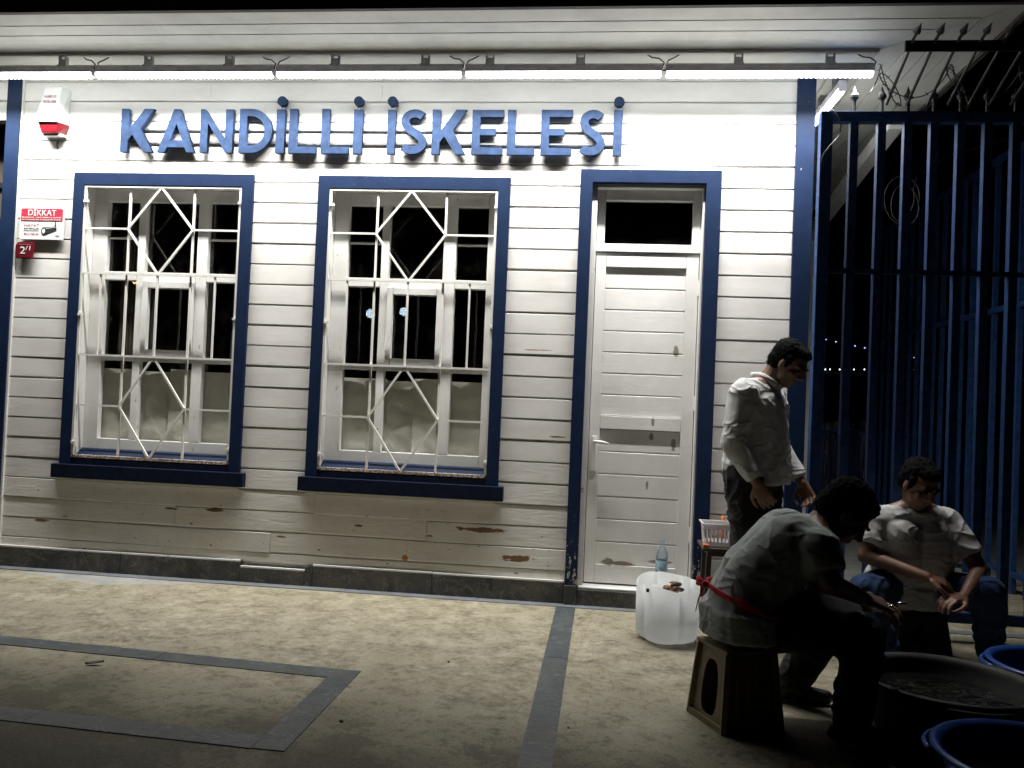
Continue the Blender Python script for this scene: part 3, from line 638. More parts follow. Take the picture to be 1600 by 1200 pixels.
for i, (ch, a, b) in enumerate(LET):
    zb = 2.716+0.004*i/15; zt = 2.996-0.0*i; xa, xb = wall(a, 235, YF).x, wall(b, 235, YF).x; H = zt-zb+random.uniform(-.002,.003); s = 0.0505
    me = curve_mesh(glyph(ch, xb-xa, H, s), TH)
    o = link('letter', stand_up(me, (xa, YF+TH/2, zb)), 'letter', sg)
    if ch == 'İ':
        xm = (xa+xb)/2+random.uniform(-.003,.004); zc = zt+0.052
        dm = MB(); n = 28
        dm.prism([(xm+0.031*math.cos(k*2*math.pi/n), zc+0.031*math.sin(k*2*math.pi/n)) for k in range(n)], YF, YF+TH).build('letter_dot', 'letter', o)
        for dx in (-0.010, 0.010): MB().beam((xm+dx, YF+TH*.6, zt-0.002), (xm+dx, YF+TH*.6, zc-0.022), 0.007).build('dot_pin', 'steel', o)
for z in (2.872, 2.790):
    MB().beam((wall(200, 210, -.03).x, -0.0145, z), (wall(962, 210, -.03).x, -0.0145, z+0.006), 0.010, 0.010).build('rail', 'steel', sg)
for x in (-2.6, -1.9, -1.1, -0.4):
    for z in (2.872, 2.790): MB().beam((x, -0.016, z+.004), (x, 0.0, z+.004), 0.013).build('rail_stud', 'steel', sg)

# ------------------------------------------------------------------ alarm box, notice, number plate
al = thing('alarm_siren', 'white wedge shaped alarm siren box with red light on the wall under the lamps', 'alarm', (-3.65, -0.01, 2.85))
def taper(x0, x1, X0, X1, z0, z1, y0a, y0b, y1):   # bottom x0..x1, top X0..X1
    return MB().add([(x0,y0a,z0),(x1,y0a,z0),(x1+.02,y1,z0),(x0-.02,y1,z0),(X0,y0b,z1),(X1,y0b,z1),(X1+.04,y1,z1),(X0-.01,y1,z1)],
                    [(3,2,1,0),(4,5,6,7),(0,1,5,4),(1,2,6,5),(2,3,7,6),(3,0,4,7)])
taper(-3.745, -3.595, -3.72, -3.60, 2.895, 3.135, -0.10, -0.06, -0.004).build('cover', 'plastic_white', al, bevel=0.012)
taper(-3.715, -3.605, -3.735, -3.60, 2.828, 2.897, -0.075, -0.085, -0.004).build('lens', 'red', al, bevel=0.008)
MB().box((-3.72, -0.055, 2.815), (-3.58, -0.004, 2.8275)).build('base_plate', 'plastic_white', al, bevel=0.003)
for txt, z, sz, ww in (('ALARM 112', 3.058, 0.026, 0.082), ('0216 308', 3.022, 0.028, 0.088)):
    me = text_mesh(txt, sz, 0.0008, 'CENTER', ww); slope = 0.04/0.24
    for v in me.vertices: v.co.z += 0
    link('print', stand_up(me, (-3.663, -0.101+(z-2.895)*slope-0.002, z)), 'pink', al)
MB().tube([(-3.64, -0.008, 2.79), (-3.638, -0.02, 2.78), (-3.642, -0.012, 2.76), (-3.637, -0.008, 2.745)], 0.004, 6).build('cable_stub', 'black', al)
no = thing('warning_notice', 'white and red camera warning notice screwed to the boards beside the window', 'sign', (-3.71, -0.02, 2.14))
nx0, nx1, nz0, nz1 = -3.864, -3.560, 2.140, 2.348
MB().box((nx0, -0.026, nz0), (nx1, -0.014, nz1)).build('panel', 'signwhite', no, bevel=0.001)
MB().box((nx0+.006, -0.0275, 2.262), (nx1-.006, -0.0262, 2.344)).build('red_band', 'signred', no)
def put(txt, x, y, z, size, mat, parent, width=None, align='LEFT'): return link('print', stand_up(text_mesh(txt, size, 0.0004, align, width), (x, y, z)), mat, parent)
for dx in (0, .0016): put('DİKKAT', -3.712+dx, -0.0285-dx*.3, 2.297, 0.055, 'signwhite', no, 0.196, 'CENTER')
put('BU BÖLGE 7/24 KAMERA & ALARM', -3.712, -0.0285, 2.280, 0.013, 'signwhite', no, 0.270, 'CENTER')
put('SİSTEMLERİ İLE KORUNMAKTADIR', -3.712, -0.0285, 2.266, 0.010, 'signwhite', no, 0.270, 'CENTER')
put('HAYAT', -3.835, -0.0268, 2.225, 0.024, 'pink', no, 0.105); put('GÜVENLİK', -3.835, -0.0268, 2.208, 0.012, 'ink', no, 0.105); put('0216 308 00', -3.832, -0.0268, 2.170, 0.018, 'pink', no, 0.100)
MB().box((-3.835, -0.0272, 2.197), (-3.73, -0.0262, 2.199)).build('rule', 'ink', no)
put('2006', -3.612, -0.0268, 2.162, 0.012, 'pink', no, 0.03)
a = math.radians(14); cx, cz = -3.655, 2.205
rot = lambda x, z: (cx+x*math.cos(a)-z*math.sin(a), cz+x*math.sin(a)+z*math.cos(a))
MB().prism([rot(*q) for q in ((-.035,-.026),(.048,-.016),(.052,.012),(-.035,.024))], -0.0276, -0.0262).build('camera_picture', 'ink', no)
MB().prism([(rot(-.037,0)[0]+.021*math.cos(k*.3927), rot(-.037,0)[1]+.026*math.sin(k*.3927)) for k in range(16)], -0.0284, -0.0277).build('camera_ring', 'ink', no)
MB().prism([(rot(-.040,0)[0]+.011*math.cos(k*.3927), rot(-.040,0)[1]+.015*math.sin(k*.3927)) for k in range(16)], -0.0294, -0.0285).build('camera_lens', 'signwhite', no)
MB().prism([rot(*q) for q in ((-.030,.012),(.048,.006),(.048,.009),(-.030,.016))], -0.0284, -0.0277).build('camera_glint', 'signwhite', no)
MB().prism([rot(*q) for q in ((.040,.012),(.050,.010),(.055,.040),(.049,.042))], -0.0276, -0.0262).build('camera_mount', 'ink', no)
for x in (nx0+.01, nx1-.01): MB().ell((x, -0.027, nz1-.008), (.004, .003, .004), None, 8, 6).build('screw', 'steel', no)
npl = thing('house_number_plate', 'small dark red enamel house number plate reading 2/1', 'sign', (-3.815, -0.02, 2.02))
px0, px1, pz0, pz1 = -3.884, -3.752, 2.018, 2.122
MB().prism([(px0,pz0),(px1-.008,pz0),(px1-.008,pz0+.035),(px1,pz0+.06),(px1-.004,pz1),(px0+.018,pz1),(px0,pz1-.02)], -0.030, -0.020).build('plate', 'plate', npl, bevel=0.002)
put('2', -3.853, -0.0312, 2.044, 0.068, 'signwhite', npl, 0.036); put('/1', -3.813, -0.0312, 2.068, 0.040, 'signwhite', npl, 0.034)
MB().box((-3.865, -0.0315, 2.104), (-3.775, -0.0302, 2.107)).build('rule', 'pink', npl)

# ------------------------------------------------------------------ fences
FY = -0.25
fn = thing('spiked_fence', 'tall blue steel bar fence with spear tips joining the station corner', 'fence', (1.2, FY, 0))
MB().box((1.142, FY-.033, 0.0), (1.207, FY+.033, 2.916)).build('post', 'fence', fn, bevel=0.003)
MB().box((1.208, FY-.03, 2.858), (4.6, FY+.03, 2.916)).build('rail', 'fence', fn, bevel=0.003)
MB().box((1.208, FY-.012, 2.005), (4.6, FY+.012, 2.033)).build('rail', 'fence', fn)
MB().box((1.208, FY-.02, 0.10), (4.6, FY+.02, 0.155)).build('rail', 'fence', fn)
xs = [wall(p_, 250, FY).x for p_ in (1332, 1375, 1416, 1457, 1499, 1541, 1585)]; xs += [xs[-1]+0.145*i for i in range(1, 16)]
for x in xs:
    for z0, z1 in ((0.156, 2.004), (2.034, 2.857)): MB().box((x-.022, FY-.022, z0), (x+.022, FY+.022, z1)).build('bar', 'fence', fn)
    MB().lathe([(.011, 2.917), (.011, 2.985), (.024, 3.0), (.024, 3.015), (.012, 3.03), (.001, 3.065)], (x, FY, 0), 8).build('finial', 'black', fn)
def sl(x, s): return Vector((x, FY-0.02-0.60*s, 2.945+0.190*s))
for i in range(9):
    x = 1.46+0.109*i
    MB().tube([sl(x+.03, 0.03), sl(x, 0.86)], 0.0085, 8).build('leaning_bar', 'black', fn)
    d = (sl(x, 1)-sl(x, .86)); p = sl(x, .862)
    MB().tube([p, p+d*.35, p+d*.45, p+d*.55, p+d*1.15], [.008,.009,.019,.016,.001], 8).build('leaning_spike', 'black', fn)
MB().box((1.43, sl(0,.80).y-.004, sl(0,.80).z-.042), (2.5, sl(0,.80).y+.010, sl(0,.80).z+.012)).build('leaning_rail', 'black', fn)
bw = thing('barbed_wire', 'loose coil of barbed wire strung along the spiked fence top', 'wire', (1.8, FY, 3.07))
pts = []; 
for i in range(260):
    a = i/260*2*math.pi*7.3; x = 1.32+i/260*1.3
    pts.append(Vector((x+0.10*math.sin(a*.5)+.09*math.cos(a), FY-0.10+0.12*math.cos(a)+.03*math.sin(a*.37), 3.03+0.085*math.sin(a)+0.03*math.sin(i*.11))))
MB().tube(pts, 0.0032, 5).build('strand', 'wire', bw, True)
bb = MB()
for i in range(4, 256, 4):
    p = pts[i]; q = Vector((random.uniform(-1,1), random.uniform(-1,1), random.uniform(-1,1))).normalized()*0.016
    bb.beam(p-q, p+q, 0.003)
bb.build('barbs', 'wire', bw, kind='stuff')
pts = [Vector((1.20+.05*math.sin(i*.5), FY-.05-.02*math.cos(i*.9), 2.90-i*0.028)) for i in range(12)]
MB().tube([(1.17, FY-.05, 2.93)]+pts, 0.003, 5).build('loose_end', 'wire', bw, True)

f2 = thing('side_fence', 'blue steel bar fence running back along the pier behind the spiked fence', 'fence', (2.9, 0.8, 0))
for z in (0.12, 2.03, 3.18): MB().box((2.88, 0.3, z), (2.92, 4.2, z+.04)).build('rail', 'fence', f2)
for i in range(20):
    y = 0.40+0.2*i
    MB().box((2.883, y-.016, 0.0), (2.917, y+.016, 0.119) if False else (2.917, y+.016, 0.119)).build('bar', 'fence', f2)
    for z0, z1 in ((.161, 2.029), (2.071, 3.179)): MB().box((2.883, y-.016, z0), (2.917, y+.016, z1)).build('bar', 'fence', f2)
q = thing('quay_railing', 'low blue railing with thin balusters at the edge of the quay', 'fence', (3, 5.6, 0))
MB().box((-2, 5.58, 1.0), (9, 5.64, 1.03)).build('rail', 'fence', q); MB().box((-2, 5.59, 0.12), (9, 5.63, 0.15)).build('rail', 'fence', q)
for i in range(11): MB().box((-1.9+i*.97, 5.57, 0), (-1.77+i*.97, 5.65, 1.06)).build('post', 'fence', q)
for i in range(82):
    x = 1.75+i*0.055
    if all(abs(x-(-1.835+k*.97)) > .085 for k in range(11)): MB().box((x-.007, 5.603, .151), (x+.007, 5.617, .999)).build('baluster', 'fence', q)
# white steel frame beam behind the fence
wb = thing('white_steel_frame', 'white painted steel beam and post under the side eave behind the fence', 'frame', (1.95, 3.0, 0))
P1, P2 = wall(1400, 190, 0.55), wall(1266, 368, 3.2)
MB().beam(P1, P2, 0.09, 0.10).build('beam', 'white', wb, bevel=0.004)
P3 = P2 + Vector((0.0, 0.03, -0.035)); MB().beam((P3.x, P3.y, 0), P3, 0.085).build('post', 'white', wb, bevel=0.004)
cc = []
for i in range(48):
    a = i*.28; cc.append(Vector((1.99+0.10*math.cos(a)*(1+.3*math.sin(i*.13)), 0.9+.0015*i, 2.70+0.14*math.sin(a)*(1+.2*math.sin(i*.09))+.03*math.sin(i*.17))))
cc += [Vector((2.1, 1.0, 2.9)), Vector((2.3, 1.0, 3.05)), Vector((2.6, .9, 3.12)), Vector((2.885, .8, 3.18))]
tag(MB().tube(cc, 0.003, 6).build('hanging_cable', 'wire', None, True), 'thin grey cable hanging in a coil behind the fence bars', 'cable')

# ------------------------------------------------------------------ distant bridge
bY = 1200.0
br = thing('suspension_bridge', 'distant suspension bridge seen as rows of violet and white lights', 'bridge', (350, bY, -1))
wp = [wall(1240+z/2.667, 577.3, bY) for z in (132,152,192,252,295,314,397,418,480,503)]
pp = [wall(x, y, bY) for x, y in ((1290.6,530.5),(1306,534),(1336,540.6),(1351,543.6),(1397.5,553),(1428.6,558.6))]
zd = wp[0].z-2.0
MB().box((-700, bY+2, zd-4), (1700, bY+24, zd-1)).build('deck', 'roof', br)
MB().tube([pp[0]+(pp[0]-pp[1])*8]+pp+[pp[-1]+(pp[-1]-pp[-2])*1.0], 0.35, 6).build('cable', 'steel', br)
for p in pp: MB().beam(p, (p.x, p.y, zd), 0.25).build('hanger', 'steel', br)
for p, m_ in [(p, 'bulbw') for p in wp]+[(p, 'bulbp') for p in pp]:
    MB().ell(p, (.75, .75, .75), None, 8, 6).build('bridge_lamp', m_, br)
MB().box((-260, bY+4, -1.1), (-248, bY+22, 165)).build('tower', 'roof', br)

# ------------------------------------------------------------------ street lamps on the square behind (mirrored in the panes)
def street_lamp(px, py, dist, r, mat, label, cat='street lamp'):
    P = wall(px, py, dist); y = 2*0.136-dist; c = Vector((P.x, y, P.z))
    T = thing('street_lamp', label, cat, (c.x, c.y, 0), 'street lamps along the square')
    MB().tube([(c.x, c.y, 0), (c.x, c.y, .5), (c.x, c.y, c.z-r)], [.09, .05, .035], 10).build('pole', 'black', T)
    MB().ell(c, (r, r, r), None, 16, 10).build('globe', mat, T, True)
street_lamp(575, 490, 26, 0.17, 'lampcool', 'cool white globe street lamp mirrored in the second window, left pane')
street_lamp(632, 487, 28, 0.17, 'lampcool', 'cool white globe street lamp mirrored in the second window, vent pane')
street_lamp(213, 441, 36, 0.10, 'lampwarm', 'warm orange street lamp mirrored in the first window, left pane')
street_lamp(327, 464, 42, 0.10, 'lampwarm', 'warm orange street lamp mirrored in the first window, right pane')

# ------------------------------------------------------------------ small things by the door
jc = gnd(1040, 978); jc = Vector((jc.x-.018, -0.655, 0))
def lobes(a): return 0.74+0.26*abs(math.cos(2*(a+0.35)))**0.5
jg = thing('cut_water_container', 'milky lobed plastic water container with its top cut off, standing by the door', 'container', jc)
prof = [(.02, .012), (.120, .006), (.150, .018), (.163, .05), (.165, .12), (.166, .295), (.160, .295), (.159, .12), (.155, .05), (.13, .022), (.02, .018)]
mb = MB().lathe(prof, jc, 72, lobes, cap=False)
vs = []
for x, y, z in mb.v:
    an = math.atan2(y-jc.y, x-jc.x)
    if z > .28: z += 0.010*math.sin(an*3+1.2) + (0.028*max(0, math.cos(an-1.5)) - 0.016*max(0, math.cos(an+1.0))**2)
    vs.append((x, y, z))
mb.v = vs; mb.build('shell', 'jug', jg, True)
MB().box((jc.x-.118, jc.y-.132, .268), (jc.x-.104, jc.y-.124, .286)).build('sticker', 'plate', jg)
sc = thing('food_scraps', 'orange brown food scraps and crumpled bag inside the cut container', 'scraps', (jc.x, jc.y, .2))
for i in range(16):
    a = random.uniform(0, 6.28); r = random.uniform(0, .085); c = Vector((jc.x+.035+r*math.cos(a), jc.y+r*math.sin(a), .250+random.uniform(-.02, .040)))
    rr = Matrix.Rotation(random.uniform(0, 6), 3, 'Z') @ Matrix.Rotation(random.uniform(-.8, .8), 3, 'X')
    MB().ell(c, (random.uniform(.02,.045), random.uniform(.010,.018), random.uniform(.006,.014)), rr, 10, 6).build('scrap', 'peel' if i % 3 else 'wood_dark', sc, True)
mb = MB().ell((jc.x-.045, jc.y+.04, .17), (.08, .07, .10), None, 40, 26)
mb.v = [tuple(Vector(v) + (Vector(v)-Vector((jc.x, jc.y, .2)))*(0.25*mnoise.noise(Vector(v)*28)+.1*mnoise.noise(Vector(v)*70))) for v in mb.v if True]
mb.v = [(x, y, min(z, .285+.03*mnoise.noise(Vector((x*30, y*30, 0))))) for x, y, z in mb.v]
mb.build('crumpled_bag', 'bag', sc, True)
bt = thing('water_bottle', 'clear plastic water bottle with blue label on the door step', 'bottle', (0.372, 0.035, 0.113))
bp = [(.004,.002),(.030,.0),(.036,.012),(.036,.10),(.0345,.105),(.036,.11),(.036,.20),(.033,.228),(.022,.252),(.0135,.27),(.0125,.278),(.0125,.292)]
MB().lathe(bp, (0.372, 0.035, 0.113), 24).build('bottle_body', 'clear', bt, True)
MB().lathe([(.0365,.120),(.0368,.122),(.0368,.178),(.0365,.18)], (0.372, 0.035, 0.113), 24, cap=False).build('label_band', 'label', bt, True)
MB().lathe([(.0145,.286),(.0150,.288),(.0150,.303),(.013,.305)], (0.372, 0.035, 0.113), 18).build('cap', 'clear', bt, True)
tb = thing('small_side_table', 'small dark table with an orange edge beside the door casing', 'table', (0.75, -0.26, 0))
MB().box((0.562, -0.40, .432), (0.95, -0.10, .447)).build('table_top', 'wood_dark', tb, bevel=0.003)
MB().box((0.592, -0.37, .400), (0.92, -0.13, .4315)).build('apron', 'wood_dark', tb)
for x in (.60, .90):
    for y in (-.36, -.15): MB().beam((x+.01*(1 if x > .7 else -1), y, 0), (x, y, .40), .028).build('leg', 'wood_dark', tb)
bk = thing('plastic_basket', 'white slotted plastic basket standing on the small table', 'basket', (0.67, -0.27, .447))
def frus(z0, z1, a, b, t0): # rectangular ring wall
    m_ = MB()
    for (w0, d0), (w1, d1), off in (((a[0], a[1]), (b[0], b[1]), 0),):
        cx_, cy_ = 0.668, -0.27
        m_.add([(cx_+sx*w0, cy_+sy*d0, z0) for sx, sy in ((-1,-1),(1,-1),(1,1),(-1,1))]+[(cx_+sx*w1, cy_+sy*d1, z1) for sx, sy in ((-1,-1),(1,-1),(1,1),(-1,1))]+
               [(cx_+sx*(w0-t0), cy_+sy*(d0-t0), z0) for sx, sy in ((-1,-1),(1,-1),(1,1),(-1,1))]+[(cx_+sx*(w1-t0), cy_+sy*(d1-t0), z1) for sx, sy in ((-1,-1),(1,-1),(1,1),(-1,1))],
               [(i, (i+1) % 4, (i+1) % 4+4, i+4) for i in range(4)]+[(i+8, i+12, (i+1) % 4+12, (i+1) % 4+8) for i in range(4)]+
               [(i+4, (i+1) % 4+4, (i+1) % 4+12, i+12) for i in range(4)]+[(i, i+8, (i+1) % 4+8, (i+1) % 4) for i in range(4)])
    return m_
frus(.448, .475, (.088,.07), (.091,.073), .003).build('lower_wall', 'basket', bk); frus(.545, .572, (.098,.081), (.101,.084), .003).build('upper_wall', 'basket', bk)
frus(.568, .576, (.108,.091), (.109,.092), .010).build('rim', 'basket', bk)
MB().box((.582, -.338, .4475), (.754, -.202, .452)).build('base', 'basket', bk)
for i in range(9):
    f = -0.9+1.8*i/8
    for s in (-1, 1): MB().beam((.668+f*.088, -.27+s*.0715, .474), (.668+f*.095, -.27+s*.0795, .546), .010, .003).build('slat', 'basket', bk)
for i in range(6):
    f = -0.9+1.8*i/5
    for s in (-1, 1): MB().beam((.668+s*.0895, -.27+f*.068, .474), (.668+s*.0965, -.27+f*.076, .546), .003, .010).build('slat', 'basket', bk)
tag(MB().box((0.5635, -0.395, .4475), (0.597, -0.345, .466)).build('small_packet', 'orange', None, bevel=0.003), 'small orange packet on the corner of the side table', 'packet')
ob = MB().lathe([(.001,.0),(.026,.0),(.028,.01),(.028,.09),(.022,.11),(.011,.125),(.011,.15),(.004,.152)], (.70, -.135, .447), 20).build('sauce_bottle', 'orange', None, True)
tag(ob, 'orange sauce bottle behind the white basket on the small table', 'bottle')

# ------------------------------------------------------------------ stools and tubs
def stool(c, ang, h, w0, w1, label, mat='stool'):
    T = thing('plastic_stool', label, 'stool', c, None); c = Vector(c)
    Rz = Matrix.Rotation(ang, 3, 'Z')
    for f in range(4):
        Rf = Rz @ Matrix.Rotation(f*math.pi/2, 3, 'Z')
        if f % 2:                                     # plain ribbed sides
            q_ = lambda x, z, o_: c + Rf @ Vector((x*(w0+(w1-w0)*z/h)/2, -(w0+(w1-w0)*z/h)/2-o_, 0)) + Vector((0, 0, z))
            MB().add([q_(-1, 0, 0), q_(1, 0, 0), q_(1, h, 0), q_(-1, h, 0), q_(-1, 0, -.006), q_(1, 0, -.006), q_(1, h, -.006), q_(-1, h, -.006)], [(0,1,2,3), (7,6,5,4), (4,5,1,0), (5,6,2,1), (6,7,3,2), (7,4,0,3)]).build('side_panel', mat, T)
            for x_ in (-.6, -.2, .2, .6): MB().beam(q_(x_, .01, .003), q_(x_, h*.96, .003), .010, .007).build('rib', mat, T)
            MB().beam(c+Rf @ Vector((-w0/2, -w0/2, 0.0)), c+Rf @ Vector((-w1/2, -w1/2, h)), .026, .026).build('leg', mat, T, bevel=0.005)
            continue
        n = 24; outer, inner = [], []
        for k in range(n):
            a = k*2*math.pi/n
            x, z = math.cos(a), math.sin(a)
            sx = x/max(abs(x), abs(z)); sz = z/max(abs(x), abs(z))
            zz = 0.5+0.5*sz; w = (w0+(w1-w0)*zz)/2
            outer.append((sx*w, zz*h))
            zi = 0.48+0.37*(abs(z)**.75*(1 if z > 0 else -1)); wi = w0*.24*(1.05-.3*zi)
            inner.append((wi*(abs(x)**.6)*(1 if x > 0 else -1), zi*h))
        mb = MB(); vs = []
        for th in (0, .006):
            for lst in (outer, inner):
                for x, z in lst:
                    d = (w0+(w1-w0)*z/h)/2-th
                    vs.append(c + Rf @ Vector((x, -d, 0)) + Vector((0, 0, z)))
        fs = []
        for k in range(n):
            j = (k+1) % n; fs += [(k, j, n+j, n+k), (2*n+j, 2*n+k, 3*n+k, 3*n+j), (n+k, n+j, 3*n+j, 3*n+k), (j, k, 2*n+k, 2*n+j)]
        mb.add(vs, fs).build('side_panel', mat, T)
        MB().beam(c+Rf @ Vector((-w0*.49, -w0/2-.006, .012)), c+Rf @ Vector((w0*.49, -w0/2-.006, .012)), .012, .024).build('foot_rim', mat, T)
        MB().beam(c+Rf @ Vector((-w0/2, -w0/2, 0.0)), c+Rf @ Vector((-w1/2, -w1/2, h)), .026, .026).build('leg', mat, T, bevel=0.005)
    t_ = MB().box((-w1/2-.012, -w1/2-.012, h), (w1/2+.012, w1/2+.012, h+.016)); t_.v = [tuple(c+Rz @ Vector((x, y, z))) for x, y, z in t_.v]; t_.build('seat', mat, T, bevel=0.007)
    return T
stool((0.545, -1.755, 0), math.radians(-66), 0.285, 0.25, 0.20, 'tan plastic stool with slotted sides under the man in the grey T-shirt')
stool((1.615, -0.545, 0), math.radians(10), 0.200, 0.27, 0.22, 'low dark plastic stool under the man facing the square', 'tub_black')
def tub(c, r, h, mat, label, water=None, handles=True):
    c = Vector((c[0], c[1], 0)); T = thing('wash_tub', label, 'tub', c)
    MB().lathe([(.01,.006),(r*.74,.004),(r*.78,.02),(r*.94,h*.9),(r*.96,h-.015),(r*1.0,h-.012),(r*1.03,h-.006),(r*1.03,h),(r*.97,h+.004),(r*.92,h-.012),(r*.91,h*.88),(r*.75,.03),(.01,.012)], c, 56, cap=False).build('bowl', mat, T, True)
    if handles:
        for s in (-1, 1):
            a0 = random.uniform(0, 3)+(0 if s > 0 else math.pi)
            MB().tube([c+Vector((math.cos(a0+k*.12)*r*(1.03+.05*math.cos(k*.5)), math.sin(a0+k*.12)*r*(1.03+.05*math.cos(k*.5)), h-.02)) for k in range(-3, 4)], .009, 6).build('handle', mat, T, True)
    if water:
        MB().lathe([(.001, h*water), (r*.60, h*water), (r*(.77+.15*water), h*water)], c, 40, cap=False).build('water', 'tubwater', T, True)
    return T
tub((1.335, -1.74), 0.325, 0.22, 'tub_black', 'large black wash tub with dark water between the two seated men', 0.7)
tub((1.93, -1.42), 0.29, 0.215, 'tub_blue', 'blue wash tub behind the black tub', 0.6)
tub((1.36, -2.43), 0.31, 0.20, 'tub_blue', 'blue wash tub in front of the black tub', 0.5)

# ================================================================== people
def cap_mesh(mb, p0, r0_, p1, r1_, n=14, flat=False):
    p0 = Vector(p0); p1 = Vector(p1); d = p1-p0
    if d.length < 1e-6: d = Vector((0, 0, 1e-4)); p1 = p0+d
    dn = d.normalized(); x = dn.cross(Vector((0,0,1)) if abs(dn.z) < .9 else Vector((1,0,0))).normalized(); y = dn.cross(x)
    rings = []
    if flat: rings = [(p0, r0_), (p1, r1_)]
    else:
        for k in range(5, 0, -1): a = k*math.pi/2/5.5; rings.append((p0-dn*r0_*math.sin(a), r0_*math.cos(a)))
        rings += [(p0, r0_), (p1, r1_)]
        for k in range(1, 6): a = k*math.pi/2/5.5; rings.append((p1+dn*r1_*math.sin(a), r1_*math.cos(a)))
    vs = [c+(x*math.cos(k*2*math.pi/n)+y*math.sin(k*2*math.pi/n))*r for c, r in rings for k in range(n)]; m_ = len(rings)
    fs = [(i*n+k, i*n+(k+1) % n, (i+1)*n+(k+1) % n, (i+1)*n+k) for i in range(m_-1) for k in range(n)]+[tuple(range(n))[::-1], tuple(range((m_-1)*n, m_*n))]
    mb.add(vs, fs)
def blob(name, prims, voxel, mat, parent, iters=6, disp=None, label=None):
    mb = MB()
    for pr in prims:
        if pr[0] == 'c': cap_mesh(mb, *pr[1:])
        elif pr[0] == 'f': cap_mesh(mb, *pr[1:], flat=True)
        elif pr[0] == 'e': mb.ell(pr[1], pr[2], pr[3] if len(pr) > 3 else None, 20, 14)
    me = bpy.data.meshes.new(name); me.from_pydata(mb.v, [], mb.f)
    bm = bmesh.new(); bm.from_mesh(me); bmesh.ops.remove_doubles(bm, verts=bm.verts, dist=1e-6); bmesh.ops.recalc_face_normals(bm, faces=bm.faces); bm.to_mesh(me); bm.free()
    tmp = bpy.data.objects.new('tmp', me); COL.objects.link(tmp)
    rm = tmp.modifiers.new('r', 'REMESH'); rm.mode = 'VOXEL'; rm.voxel_size = voxel; rm.use_smooth_shade = True
    sm = tmp.modifiers.new('s', 'SMOOTH'); sm.iterations = iters; sm.factor = 0.5
    dg = bpy.context.evaluated_depsgraph_get(); dg.update()
    out = bpy.data.meshes.new_from_object(tmp.evaluated_get(dg)); bpy.data.objects.remove(tmp); bpy.data.meshes.remove(me)
    out.name = name
    if disp:
        nr = [Vector(v.normal) for v in out.vertices]
        for v, n_ in zip(out.vertices, nr): v.co = v.co + n_*disp(v.co)
        out.update()
    for p_ in out.polygons: p_.use_smooth = True
    return link(name, out, mat, parent, label)
def folds(amp, sc=(7, 7, 16), seed=0.0):
    def f(co):
        q = Vector((co.x*sc[0]+seed, co.y*sc[1], co.z*sc[2]))
        wq = q + Vector((mnoise.noise(q*.6), mnoise.noise(q*.6+Vector((5,1,2))), mnoise.noise(q*.6+Vector((1,7,3)))))*1.6
        r_ = (1-min(1, abs(mnoise.noise(wq))*1.5))**3
        return amp*(1.6*r_ + 0.35*mnoise.noise(q*.7) - 0.5)
    return f
def frame(fwd, upv):
    f = Vector(fwd).normalized(); u = Vector(upv); u = (u-f*u.dot(f)).normalized(); r = f.cross(u)
    return Matrix((r, f, u)).transposed()           # columns right, forward, up
def head_prims(c, R):
    T = lambda x, y, z: Vector(c)+R @ Vector((x, y, z))
    E = lambda p, r: ('e', T(*p), r, R)
    pr = [E((0,-.012,.036),(.074,.093,.083)), E((0,.022,-.032),(.058,.066,.082)), E((0,.052,-.088),(.027,.024,.022)), E((0,.066,.030),(.052,.026,.018)),
          ('c', T(0,.086,.020), .008, T(0,.106,-.020), .0125), ('c', T(-.013,.092,-.026), .008, T(.013,.092,-.026), .008),
          ('c', T(-.018,.083,-.052), .0065, T(.018,.083,-.052), .0065), ('c', T(-.016,.081,-.062), .0075, T(.016,.081,-.062), .0075)]
    for s in (-1, 1): pr += [E((s*.074,-.008,-.006),(.009,.020,.031)), E((s*.040,.056,-.018),(.022,.022,.020))]
    return pr
def head_extras(c, R, parent, seed=0, thick=1.0):
    T = lambda x, y, z: Vector(c)+R @ Vector((x, y, z))
    for s in (-1, 1): MB().ell(T(s*.031,.078,.008), (.0125,.010,.008), R, 12, 8).build('eye', 'ink', parent, True)
    for s in (-1, 1): MB().tube([T(s*.014,.093,.026), T(s*.032,.092,.032), T(s*.050,.076,.028)], [.004,.005,.003], 6).build('eyebrow', 'hair', parent, True)
    k = thick
    pr = [('e', T(0,-.030,.052), (.083*k,.092*k,.083*k), R), ('e', T(0,-.055,.0), (.074*k,.064*k,.075*k), R), ('e', T(0,.022,.090), (.060,.058,.036*k), R)]
    for s in (-1, 1): pr.append(('c', T(s*.070,.010,.045), .020, T(s*.073,.014,-.004), .009))
    ho = blob('hair', pr, .0065, 'hair', parent, 4, lambda co: 0.006*mnoise.noise(co*55+Vector((seed,0,0)))+0.004*mnoise.noise(co*120))
    rnd = random.Random(seed); vv = ho.data.vertices; st = MB(); dn = R @ Vector((0, -.25, -1))
    for i in range(1500):                                # short stray hairs soften the outline
        q_ = vv[rnd.randrange(len(vv))]; n_ = Vector(q_.normal); d_ = (n_*rnd.uniform(.35, .9)+dn*rnd.uniform(.2, .8)+Vector((rnd.uniform(-.5,.5), rnd.uniform(-.5,.5), rnd.uniform(-.5,.5)))).normalized()
        s_ = d_.cross(n_); s_ = s_.normalized()*.0011 if s_.length > 1e-4 else Vector((.0011, 0, 0)); b_ = Vector(q_.co)-n_*.002; L_ = rnd.uniform(.008, .020)
        st.add([b_-s_, b_+s_, b_+d_*L_], [(0, 1, 2)])
    st.build('stray_hair', 'hair', ho, kind='stuff')
